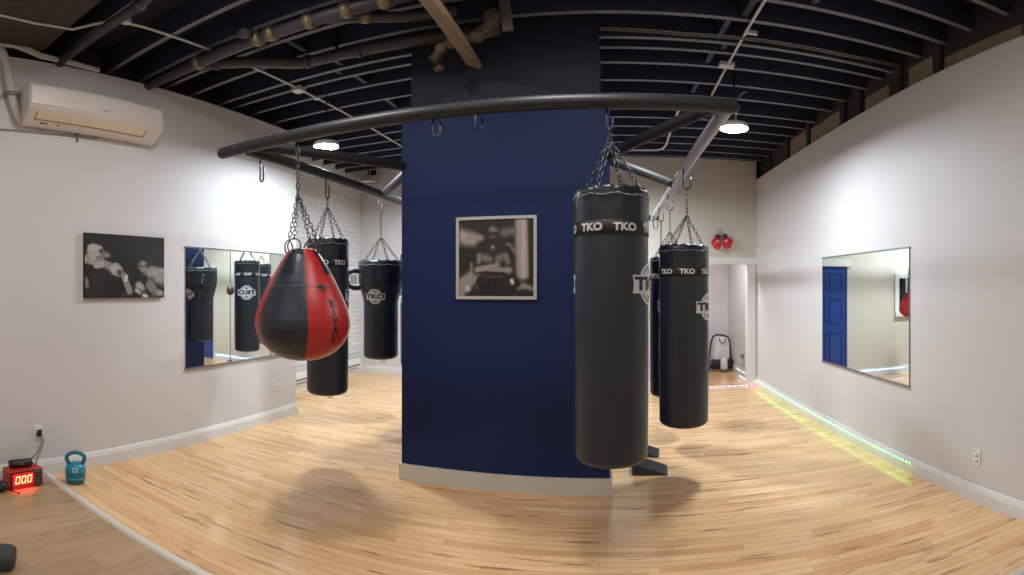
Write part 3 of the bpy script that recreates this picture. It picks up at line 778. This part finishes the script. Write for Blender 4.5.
t = thing('refrigerant_pipe', 'white pipe cover running up the wall from the air conditioner', 'pipe', (XL, 1.27, 2.8))
MB().tube([(.04, .03, -.03), (.04, -.005, .04), (.04, -.045, .16), (.04, -.07, .32), (.04, -.085, .46), (.04, -.12, .56), (.04, -.2, .62), (.04, -.32, .64)], .036, 12, flat=.7).build('cover', M_emt, t)
MB().box(0, .08, -.1, -.03, .18, .21).build('clip', M_grey, t)
t = thing('wall_conduit', 'pair of white pipes along the top of the left wall', 'pipe', (XL, 1.2, 3.4))
for o in (0, .03):
    MB().tube([(.05, -.5, .0 + o), (.05, -.1, .02 + o), (.05, .04, .025 + o * .9), (.05, .14, .0 + o * .8), (.05, .25, -.035 + o * .7), (.05, .42, -.04 + o * .5), (.05, .62, -.05 + o * .4), (.05, .75, -.055 + o * .3)], .017, 10).build('tube', M_emt, t)
t = thing('wall_cable', 'thin grey cable run with clips below the air conditioner', 'cable', (XL, 1.5, 2.71))
MB().tube([(.008, -.6, -.012), (.008, 0, .003), (.008, .30, .016), (.008, .45, .018), (.03, .46, .035), (.03, .47, .06)], .007, 8).build('cable', mat('greyed cable', S(160, 152, 146), .6), t)
MB().box(0, .02, .27, .285, -.03, .06).build('clip', M_grey, t)
MB().box(0, .03, .44, .52, .055, .066).build('clip', M_grey, t)

# ------------------------------------------------------------------ overhead pipes, conduits, loose board
def coupling(b, p, d, r, w=.05):
    p = Vector(p); d = Vector(d).normalized()
    b.tube([p - d * w, p - d * w * .7, p - d * w * .7, p + d * w * .7, p + d * w * .7, p + d * w], r, 16, radii=[r * 1.1, r * 1.1, r * 1.22, r * 1.22, r * 1.1, r * 1.1])
    return b
t = thing('drain_pipe', 'black drain pipe with pale couplings under the joists, left of pillar', 'pipe', (-2.2, 2.49, 3.35))
MB().tube([(-1.21, -.02, 0), (-.6, 0, 0), (0, 0, 0), (.8, 0, .0), (1.6, .0, .02)], .052, 16).build('pipe', M_pipe, t)
for x in (-.58, .02, .14, .45, .72, .97): coupling(MB(), (x, 0, 0), (1, 0, 0), .052, .035).build('coupling', M_clamp, t)
MB().tube([(.55, .02, -.01), (.75, .10, -.02), (1.0, .22, -.02), (1.3, .28, 0)], .04, 14).build('branch', M_pipe, t)
coupling(MB(), (.78, .115, -.02), (1, .5, 0), .04, .03).build('coupling', M_clamp, t)
MB().lathe([(0, -.03), (.05, -.03), (.055, 0), (.05, .03), (0, .03)], 18, Matrix.Translation((.0, -.11, .01))).build('cleanout_cap', M_pipe, t)
t = thing('branch_pipe', 'black pipe that bends off the drain pipe toward the pillar', 'pipe', (-2.2, 3.04, 3.35))
MB().tube([(-.62, -.50, 0), (-.5, -.44, 0), (-.26, -.25, 0), (-.08, -.07, 0), (0, -.02, 0), (.1, 0, 0), (.5, .02, 0), (.745, .03, 0), (1.5, .06, 0)], .05, 16).build('pipe', M_pipe, t)
for p, d in (((-.5, -.44, 0), (1, .8, 0)), ((.05, -.01, 0), (1, .2, 0)), ((.48, .02, 0), (1, 0, 0))): coupling(MB(), p, d, .05, .025).build('coupling', M_pipe, t)
for x in (-.1, .3): MB().box(x - .01, x + .01, -.008, .008, .05, .31).build('hanger', M_darksteel, t)
t = thing('vent_pipe', 'black pipe running from the wall above the air conditioner', 'pipe', (-2.8, 1.63, 3.366))
MB().tube([(-.62, -.01, 0), (0, 0, 0), (.44, .01, 0), (.56, .012, .03), (.60, .012, .12), (.60, .012, .29)], .036, 14).build('pipe', M_pipe, t)
coupling(MB(), (.44, .01, 0), (1, 0, 0), .036, .03).build('coupling', M_pipe, t)
coupling(MB(), (-.58, -.01, 0), (1, 0, 0), .036, .025).build('coupling', M_pipe, t)

t = thing('electrical_conduit', 'thin white conduit under the joists left of the pillar', 'conduit', (-2.66, 3.0, 3.425))
MB().tube([(-.25, -2.6, 0), (-.26, -2.1, 0), (-.30, -1.76, 0), (-.28, -1.5, 0), (-.10, -1.38, 0), (-.02, -1.28, 0), (0, -1.1, 0), (.005, .0, 0), (0, 1.5, 0), (-.02, 3.1, 0)], .011, 8).build('tube', M_emt, t)
for y in (-1.25, 0.9): MB().box(-.03, .03, y - .02, y + .02, -.012, .018).build('strap', M_emt, t)
MB().box(-.05, .05, .55, .65, -.03, .016).build('junction_box', M_emt, t)
t = thing('electrical_conduit', 'thin white conduit under the joists right of the pillar', 'conduit', (.93, 3.5, 3.425))
MB().tube([(-.06, -2.6, 0), (-.03, -.8, 0), (0, 0, 0), (.03, 1.03, 0)], .011, 8).build('tube', M_emt, t)
MB().box(-.06, .06, .28, .36, -.02, .016).build('junction_box', M_emt, t)
MB().box(-.02, .07, -.30, -.27, -.012, .016).build('strap', M_emt, t)
t = thing('lamp_cable', 'grey cable sagging from a joist to the right ceiling lamp', 'cable', (1.12, 4.25, 3.3))
MB().tube([(.14, .15, .14), (.09, .12, .10), (.03, .0, .0), (-.03, -.15, -.14), (-.07, -.25, -.34)], .007, 8).build('cable', M_emt, t)
t = thing('bent_conduit', 'white conduit bending below the joists near the far wall', 'conduit', (.2, 5.6, 3.4))
MB().tube([(-.4, .9, -.02), (.2, .9, -.02), (.42, .88, -.02), (.5, .8, -.02), (.52, .6, -.02), (.50, -.2, -.01), (.5, -.9, .0)], .014, 10).build('tube', M_emt, t)
t = thing('ceiling_cable', 'pair of thin grey cables strung below the joists right of the pillar', 'cable', (.9, 3.28, 3.42))
for o_ in (0, .035): MB().tube([(-.97, o_, .01), (-.4, o_ + .02, -.004), (.2, o_ - .01, -.008), (.8, o_ + .01, .0), (1.34, o_, .012)], .007, 6).build('cable', M_grey, t)
t = thing('hanging_board', 'raw brown timber board hanging below the joists before the pillar', 'board', (-.90, 2.7, 3.14))
MB().box(-.05, .05, -.75, .52, -.022, .022, Matrix.Rotation(.03, 4, 'Z') @ Matrix.Rotation(.5, 4, 'Y')).build('board', M_lumber, t)
for y in (-.6, .1): MB().tube([(0, y, .01), (.01, y, .52)], .004, 6).build('wire', M_darksteel, t)
b = MB(); pts = [(-.62, 3.0, 3.44), (-.64, 2.98, 3.34), (-.68, 2.97, 3.27), (-.76, 2.97, 3.23), (-.86, 2.97, 3.22), (-.96, 2.98, 3.20), (-1.03, 3.02, 3.14), (-1.02, 3.08, 3.06)]
pp = []; 
for p, q in zip(pts, pts[1:]):
    for i in range(4): pp.append(tuple(Vector(p).lerp(Vector(q), i / 4)))
pp.append(pts[-1])
b.tube(pp, .05, 16, radii=[.055 + .012 * math.sin(i * 1.9) + .008 * math.sin(i * 4.3) - (.0012 * i) for i in range(len(pp))])
for v in b.b.verts: v.co += Vector((random.uniform(-1, 1) - 8, random.uniform(-1, 1), random.uniform(-1, 1))) * .012
tag(b.build('pipe_insulation', M_fluff), 'ragged brown insulation sagging beside the hanging board', 'insulation')
tag(MB().box(-.045 + .02, .02 + .02, -.02, .02, -.2, .2, Matrix.Translation((-.66, 3.0, 3.48)) @ Matrix.Rotation(-.1, 4, 'Y'), .003).build('hanging_strap', mat('grey galvanised strap', S(116, 112, 116), .6, noise=.2)), 'grey metal strap on the upper pillar right of the hanging board', 'strap')

# ------------------------------------------------------------------ floor and wall things on the left
t = thing('interval_timer', 'red interval timer box with lit 000 digits on the floor', 'timer', (-3.27, 1.268, 0), math.radians(4))
t.scale = (.95, .94, .97)
MB().box(-.075, .07, -.135, .135, .006, .152, None, .006).build('case', M_redbox, t)
MB().box(.07, .074, -.132, .132, .010, .148).build('face', mat('dark maroon face', S(70, 16, 18), .4), t)
gl = MB().box(.074, .084, -.115, .055, .022, .030); gl.b.normal_update()  # added lip with a glowing underside, unseen from above, reddens the floor
for f in gl.b.faces: f.material_index = 1 if f.normal.z < -.9 else 0
gl.build('added_glow_lip', [M_redbox, mat('added red glow', S(255, 40, 20), 0.4, emit=(1.0, 0.03, 0.015, 1), strength=60.0)], t)
sc = MB().box(.074, .0765, -.115, .055, .035, .135).build('screen', M_screen, t)
def seg_digit(y0, z0, w, h, sl):
    b = MB(); tk = .0066
    def q(a0, b0, a1, b1):
        f = lambda yy, zz: (y0 + yy + sl * zz, z0 + zz)
        b.prism([f(a0, b0), f(a1, b0), f(a1, b1), f(a0, b1)], 'x', .0766, .079)
    q(.004, 0, w - .004, tk); q(.004, h - tk, w - .004, h)
    for a in (0, w - tk): q(a, .005, a + tk, h / 2 - .002); q(a, h / 2 + .002, a + tk, h - .005)
    return b
for i in range(3): seg_digit(-.098 + i * .048, .052, .036, .062, .14).build('digit', M_digit, sc)
b = MB()
for i in range(9): b.box(.0766, .078, -.10 + i * .012, -.10 + i * .012 + random.uniform(.004, .009), .039, .045)
b.build('caption', mat('pale print', S(220, 170, 160), .5), sc)
MB().box(.074, .076, .066, .128, .018, .142).build('keypad', mat('grey keypad', S(120, 100, 100), .5), t)
for j in range(4):
    for i in range(2): MB().box(.076, .080, .072 + i * .029, .095 + i * .029, .028 + j * .028, .046 + j * .028, None, .002).build('button', M_blackplastic, t)
for y in (-.11, .11):
    for x in (-.055, .05): MB().lathe([(0, 0), (.012, 0), (.012, .007), (0, .007)], 12, Matrix.Translation((x, y, 0))).build('foot', M_blackplastic, t)
t = thing('bluetooth_speaker', 'small black cylinder speaker lying on the red timer', 'speaker', (-3.285, 1.257, .1475), math.radians(-4))
t.scale = (.93, .93, .93)
MB().tube([(0, -.09, .035), (0, -.087, .035), (0, -.08, .035), (0, .08, .035), (0, .087, .035), (0, .09, .035)], .035, 24, radii=[.026, .031, .0345, .0345, .031, .026]).build('body', M_blackplastic, t)
for y in (-.088, .088): MB().tube([(0, y - .003, .035), (0, y + .003, .035)], .027, 20).build('end_cap', M_rubber, t)
MB().box(.0335, .036, -.022, .022, .034, .042).build('badge', M_grey, t)
t = thing('power_adapter', 'black power adapter and cord on the floor left of the red timer', 'power adapter', (-3.20, 1.08, 0), .4)
MB().ellipsoid((0, 0, .045), .05, .045, .045, 18, 10).build('body', M_blackplastic, t)
MB().tube([(-.02, -.01, .07), (-.06, -.03, .12), (-.08, -.02, .15), (-.1, .03, .13)], .012, 8).build('handle', M_blackplastic, t)
MB().tube([(.03, .02, .03), (.08, .05, .012), (.12, .07, .008)], .006, 8).build('cord', M_blackplastic, t)

def outlet(name, label, x, face, y, z):
    t = thing(name, label, 'outlet', (x, y, z), 0)
    MB().box(min(0, face * .006), max(0, face * .006), -.036, .036, -.058, .058, None, .002).build('plate', M_plastic, t)
    for dz in (.02, -.02):
        MB().lathe([(0, 0), (.017, 0), (.017, .003), (0, .003)], 18, Matrix.Translation((face * .006, 0, dz)) @ Matrix.Rotation(face * PI / 2, 4, 'Y')).build('socket', M_acwhite, t)
    return t
outlet('wall_outlet', 'white outlet low on the right wall at the near end', XR, -1, 2.335, .345)
outlet('wall_outlet', 'white outlet on the right wall below the far edge of the mirror', XR, -1, 4.83, .34)
outlet('wall_outlet', 'white outlet on the left wall near its far corner', XL, 1, 4.21, .37)
outlet('wall_outlet', 'white outlet with black plugs above the red timer', XL, 1, 1.447, .372)
outlet('wall_outlet', 'white outlet in the room behind the doorway, with a plug in it', XR, -1, 7.75, .36)
t = thing('timer_cord', 'pair of thin black cords hanging from outlet to red timer', 'cord', (XL, 1.447, .36))
MB().box(.006, .04, -.018, .014, -.016, .012, None, .004).build('plug', M_blackplastic, t)
MB().box(.006, .035, -.008, .02, .014, .036, None, .004).build('plug', M_blackplastic, t)
MB().tube([(.035, .0, -.01), (.045, .01, -.06), (.05, -.02, -.13), (.05, -.09, -.20), (.06, -.12, -.27), (.07, -.13, -.33)], .0035, 6).build('cord', M_blackplastic, t)
MB().tube([(.03, .01, .02), (.05, .025, -.05), (.05, .0, -.13), (.045, -.03, -.2), (.05, -.04, -.27), (.055, -.03, -.34)], .0035, 6).build('cord', M_blackplastic, t)

t = thing('kettlebell', 'teal adjustable kettlebell standing on the floor by the left wall', 'kettlebell', (-3.165, 1.64, 0), -.55)
MB().lathe([(0, 0), (.058, 0), (.066, .006), (.069, .03), (.071, .034), (.0715, .036)], 40).build('base_plate', M_teal2, t)
MB().lathe([(.069, .037), (.0735, .039), (.0745, .06), (.070, .063)], 40).build('weight_ring', M_teal, t)
MB().lathe([(.069, .064), (.0735, .066), (.0745, .085), (.070, .088)], 40).build('weight_ring', M_teal2, t)
MB().lathe([(.069, .089), (.0755, .092), (.077, .11), (.074, .13), (.063, .15), (.045, .164), (.02, .170), (0, .171)], 40).build('body', M_teal, t)
pts = [(0, -.045, .150)]
for i in range(15):
    a = PI * (1.12 - 1.24 * i / 14); pts.append((0, .066 * math.cos(a), .203 + .048 * math.sin(a)))
pts.append((0, .045, .150))
MB().tube(pts, .0155, 14).build('handle', mat('teal rubber grip', S(28, 112, 130), .5), t)
MB().lathe([(0, 0), (.019, 0), (.019, .003), (.012, .003), (.012, .002), (0, .002)], 24, Matrix.Translation((.070, .0, .128)) @ Matrix.Rotation(PI / 2 - .35, 4, 'Y')).build('badge', M_white, t)
MB().box(-.006, .006, -.012, .012, -.01, .01, Matrix.Translation((.062, .042, .052)) @ Matrix.Rotation(.6, 4, 'Z'), .003).build('lock_tab', mat('green tab', S(70, 160, 90), .4), t)

t = thing('foam_roller', 'black foam roller lying on the vinyl floor at the picture edge', 'foam roller', (-2.30, .55, .075), math.radians(62))
MB().tube([(-.30, 0, 0), (-.285, 0, 0), (.262, 0, 0), (.285, 0, 0)], .075, 32, radii=[.062, .075, .075, .060]).build('body', M_rubber, t)
MB().tube([(.2855, 0, 0), (.2865, 0, 0)], .04, 24).build('end_ring', M_blackplastic, t)

# wedges
def wedge(x, y, rz, label):
    t = thing('wedge_block', label, 'wedge block', (x, y, 0), rz, 'black wedge blocks')
    MB().prism([(-.13, 0), (.14, 0), (.14, .012), (-.10, .098), (-.13, .098)], 'y', -.11, .11, None, .006).build('body', M_rubber, t)
    MB().prism([(-.09, .0965), (.12, .0215), (.12, .0235), (-.09, .0985)], 'y', -.09, .09).build('grip_pad', M_blackplastic, t)
wedge(.31, 3.80, -.10, 'black wedge block on the oak floor, lying in front of the other wedge')
wedge(.29, 4.24, -.12, 'black wedge block on the oak floor, partly hidden behind the large heavy bag')

# ------------------------------------------------------------------ far end things
def loft(b, rings):
    R = [[b.b.verts.new(p) for p in r] for r in rings]; n = len(R[0])
    for A, B in zip(R, R[1:]):
        for j in range(n): b._f([A[j], A[(j + 1) % n], B[(j + 1) % n], B[j]])
    b._f(R[0][::-1]); b._f(R[-1])
    return b
def glove(x, z, tilt, label, flip):
    t = thing('boxing_glove', label, 'boxing glove', (x, 7.05, z), 0, 'red boxing gloves on the far wall')
    t.scale = (.86, .86, .86)
    t.rotation_euler = (0, tilt, 0)
    rows = [(0, .048, .036), (-.06, .050, .038), (-.07, .056, .044), (-.11, .066, .055), (-.15, .074, .062), (-.19, .074, .060), (-.22, .062, .050), (-.24, .040, .034), (-.25, .016, .014)]
    rings = [[(rx * math.cos(a), -.062 + ry * math.sin(a), zz) for a in [2 * PI * k / 18 for k in range(18)]] for zz, rx, ry in rows]
    loft(MB(), rings[2:]).build('body', M_glove, t)
    loft(MB(), rings[:3]).build('cuff', mat('dark cuff', S(96, 40, 44), .5), t)
    MB().tube([(flip * .058, -.075, -.08), (flip * .078, -.082, -.12), (flip * .078, -.085, -.16), (flip * .066, -.085, -.185)], .026, 12, radii=[.018, .026, .027, .014]).build('thumb', M_glove, t)
    MB().box(-.022, .022, -.118, -.112, -.15, -.10, None, .004).build('badge', M_white, t)
    MB().tube([(0, -.05, 0), (-flip * .02, -.02, .05), (-flip * .03, -.012, .085)], .004, 6).build('lace', M_blackplastic, t)
glove(1.575, 2.275, math.radians(6), 'red boxing glove on the far wall, the left one of the pair', -1)
glove(1.665, 2.28, math.radians(-20), 'red boxing glove on the far wall, the right one of the pair', 1)
tag(MB().tube([(1.62, 7.05, 2.375), (1.62, 7.02, 2.375)], .006, 8).build('wall_nail', M_steel), 'nail in the far wall that holds the red gloves', 'nail')

t = thing('carpet_cleaner', 'white and black upright cleaning machine on the floor beyond the doorway', 'cleaning machine', (1.97, 8.50, 0), .12)
loop = [(-.20, .0, .08), (-.205, .03, .3), (-.17, .06, .52), (-.13, .07, .62), (-.06, .07, .65), (.06, .07, .64), (.15, .07, .60), (.18, .06, .54), (.19, .03, .3), (.2, 0, .08)]
MB().tube(loop, .016, 10).build('handle_frame', M_blackplastic, t)
MB().prism([(-.13, .2), (.15, .2), (.165, .27), (.15, .52), (.12, .60), (-.07, .61), (-.10, .55), (-.15, .27)], 'y', -.02, .06, None, .02).build('tank', M_plastic, t)
MB().tube([(-.05, -.03, .60), (-.03, -.04, .53), (.03, -.045, .50), (.07, -.04, .54), (.08, -.03, .60)], .008, 8).build('hose', M_blackplastic, t)
MB().box(-.22, .22, -.12, .1, .05, .20, None, .03).build('base', M_blackplastic, t)
MB().lathe([(0, 0), (.06, 0), (.065, .05), (.06, .16), (.045, .2), (0, .205)], 20, Matrix.Translation((.0, -.15, .05))).build('canister', M_plastic, t)
for x in (-.24, .24):
    MB().lathe([(0, -.02), (.05, -.02), (.06, -.01), (.06, .01), (.05, .02), (0, .02)], 20, Matrix.Translation((x, .02, .06)) @ Matrix.Rotation(PI / 2, 4, 'Y')).build('wheel', M_rubber, t)
t = thing('floor_fan', 'grey round fan on the floor beyond the doorway, half behind bag', 'fan', (1.60, 8.35, 0), -.5)
MB().tube([(.15 * math.cos(a), 0, .2 + .15 * math.sin(a)) for a in [2 * PI * i / 30 for i in range(30)]], .018, 10, closed=True).build('housing', M_grey, t)
b = MB()
for i in range(10):
    a = 2 * PI * i / 10; b.tube([(0, -.02, .2), (.15 * math.cos(a), -.02, .2 + .15 * math.sin(a))], .003, 5)
b.build('grille', M_grey, t)
b = MB()
for i in range(4):
    a = 2 * PI * i / 4
    b.prism([(.02, -.02), (.13, -.05), (.135, .04), (.02, .02)], 'z', -.002, .002, Matrix.Translation((0, .01, .2)) @ Matrix.Rotation(a, 4, 'Y') @ Matrix.Rotation(PI / 2 + .4, 4, 'X'))
b.build('blade', M_darksteel, t)
MB().box(-.1, .1, -.07, .07, 0, .05, None, .01).build('base', M_grey, t)

t = thing('charging_cord', 'white cord and dark plug hanging from the outlet beyond the doorway', 'cord', (XR, 7.75, .36))
MB().box(-.05, -.009, -.03, .03, -.03, .03, None, .005).build('plug', M_grey, t)
MB().tube([(-.04, 0, -.03), (-.045, .01, -.10), (-.05, .03, -.18), (-.05, .0, -.25), (-.04, -.05, -.28)], .009, 8).build('cord', M_plastic, t)

def led_strip(label, pts_a, pts_b, n, cols, strength, group, size=.008, normal=(-1, 0, 0), low=None):
    m_low = mat('added diode underglow', S(255, 255, 255), .4, emit=low[0], strength=low[1]) if low else None  # added downward glow that colours the floor, stronger than the diode front
    a, b_ = Vector(pts_a), Vector(pts_b); d = b_ - a; L = d.length; dn = d.normalized(); nv = Vector(normal)
    up = dn.cross(nv)
    t = thing('led_strip', label, 'light strip', tuple(a), 0, None)
    M = Matrix(((dn.x, nv.x, up.x, 0), (dn.y, nv.y, up.y, 0), (dn.z, nv.z, up.z, 0), (0, 0, 0, 1)))
    MB().box(0, L, 0, .002, -.006, .006, M).build('tape', M_plastic, t)
    ms = []
    for c in cols:
        ms.append(mat('lit diode', S(255, 255, 255), .4, emit=c, strength=strength))
    proto = {}
    for i in range(n):
        k = i * len(cols) // n if len(cols) > 3 else i % len(cols)
        if k not in proto:
            mb = MB().box(-size / 2, size / 2, .002, .007, -size / 2, size / 2, M)
            mb.b.normal_update()
            for f in mb.b.faces:
                if low and f.normal.z < -.9: f.material_index = 1
            o = mb.build('diode', [ms[k], m_low] if low else ms[k], t); proto[k] = o
        else:
            o = proto[k].copy(); C.objects.link(o); o.parent = t
        o.location = dn * (L * (i + .5) / n)
    return t
CY, WH, PU, GR = (.05, 1.0, .75, 1), (.75, 1.0, .92, 1), (.45, .25, 1.0, 1), (.15, 1.0, .35, 1)
led_strip('turquoise LED strip along the right wall baseboard', (XR - .0165, 3.05, .096), (XR - .0165, 7.02, .096), 88, [(.02, .80, .60, 1)], 3.0, None, low=((.28, 1.0, .05, 1), 85.0))
led_strip('pale green LED strip on the baseboard beyond the doorway', (XR - .0165, 7.2, .096), (XR - .0165, 8.2, .096), 22, [(.5, 1.0, .8, 1)], 3.0, None, low=((.35, .45, 1.0, 1), 40.0))
led_strip('white LED strip low on the wall beyond the doorway', (XR - .03, 7.1, .012), (XR - .03, 7.9, .012), 18, [(.7, .75, 1.0, 1)], 4.0, None)
led_strip('purple and white LED strip across the doorway threshold', (1.32, 7.06, .012), (2.05, 7.06, .012), 16, [PU, (.8, .75, 1, 1)], 5.0, None, normal=(0, -1, 0))
led_strip('violet LED strip on the far wall baseboard, seen in the mirrors', (-.5, 7.033, .10), (.5, 7.033, .10), 24, [(.25, .55, 1, 1), (.4, .9, 1, 1)], 14.0, None, normal=(0, -1, 0), low=((.4, .25, 1.0, 1), 80.0))
tag(MB().box(2.085, 2.155, 7.0, 7.06, 0, .035, None, .006).build('strip_controller', mat('lit pink casing', S(255, 120, 140), .4, emit=(1, .12, .2, 1), strength=3.0)), 'small glowing pink controller box in the doorway corner', 'controller')

t = thing('baseboard_heater', 'white baseboard heater along the painted brick wall', 'heater', (-4.17, 6.0, 0))
MB().prism([(0, .14), (.07, .14), (.07, .30), (.05, .335), (0, .345)], 'y', -1.2, 1.35, None, .004).build('cover', M_trimwhite, t)
MB().prism([(.0, .346), (.052, .336), (.075, .305), (.078, .315), (.054, .347), (0, .356)], 'y', -1.2, 1.35).build('top_grille', mat('light grey metal', S(172, 172, 174), .4), t)
MB().prism([(.071, .16), (.074, .16), (.074, .19), (.071, .19)], 'y', -1.15, 1.3).build('slot', M_grey, t)
MB().box(.075, .10, -.62, -.58, .0, .30, None, .004).build('valve_pipe', M_darksteel, t)

t = thing('wall_lamp', 'white dome lamp high on the wall in the far left corner', 'lamp', (-3.93, 7.5, 3.36))
MB().lathe([(.14, -.02), (.135, .02), (.11, .06), (.07, .09), (.02, .105), (0, .106)], 28, Matrix.Translation((0, -.2, -.02))).build('shade', M_plastic, t)
MB().tube([(.145 * math.cos(a), -.2 + .145 * math.sin(a), -.035) for a in [2 * PI * i / 28 for i in range(28)]], .01, 8, closed=True).build('rim', M_grey, t)
MB().tube([(0, -.2, .085), (0, -.2, .15), (0, -.14, .18), (0, 0, .18)], .012, 8).build('arm', M_blackplastic, t)
MB().box(-.05, .05, -.02, 0, .12, .24, None, .005).build('bracket', M_blackplastic, t)
tag(MB().tube([(-4.16, 4.9, 3.30), (-4.16, 6.2, 3.28), (-4.16, 7.46, 3.26)], .008, 8).build('wall_cable', M_blackplastic), 'black cable along the top of the white brick wall', 'cable')

# ------------------------------------------------------------------ camera (levelled 360 camera, 120 degree crop)
cam = bpy.data.cameras.new('camera'); co = bpy.data.objects.new('camera', cam); C.objects.link(co)
co.location = (0, 0, 1.5); co.rotation_euler = (PI / 2, 0, .2)
cam.type = 'PANO'; cam.panorama_type = 'EQUIRECTANGULAR'
half_w = PI / 3; half_h = half_w * 575 / 1024
cam.longitude_min, cam.longitude_max = -half_w, half_w
cam.latitude_min, cam.latitude_max = -half_h, half_h
cam.clip_start = .02
sc = bpy.context.scene
sc.camera = co
w = bpy.data.worlds.new('world'); sc.world = w; w.use_nodes = True
w.node_tree.nodes['Background'].inputs[0].default_value = (0, 0, 0, 1)
sc.view_settings.view_transform = 'Standard'; sc.view_settings.look = 'None'
sc.view_settings.gamma = 1.0; sc.view_settings.exposure = 0.16; sc.view_settings.use_curve_mapping = False
sc.cycles.max_bounces = 10; sc.cycles.diffuse_bounces = 6; sc.cycles.glossy_bounces = 6
sc.cycles.sample_clamp_indirect = 6.0
sc.cycles.use_denoising = True
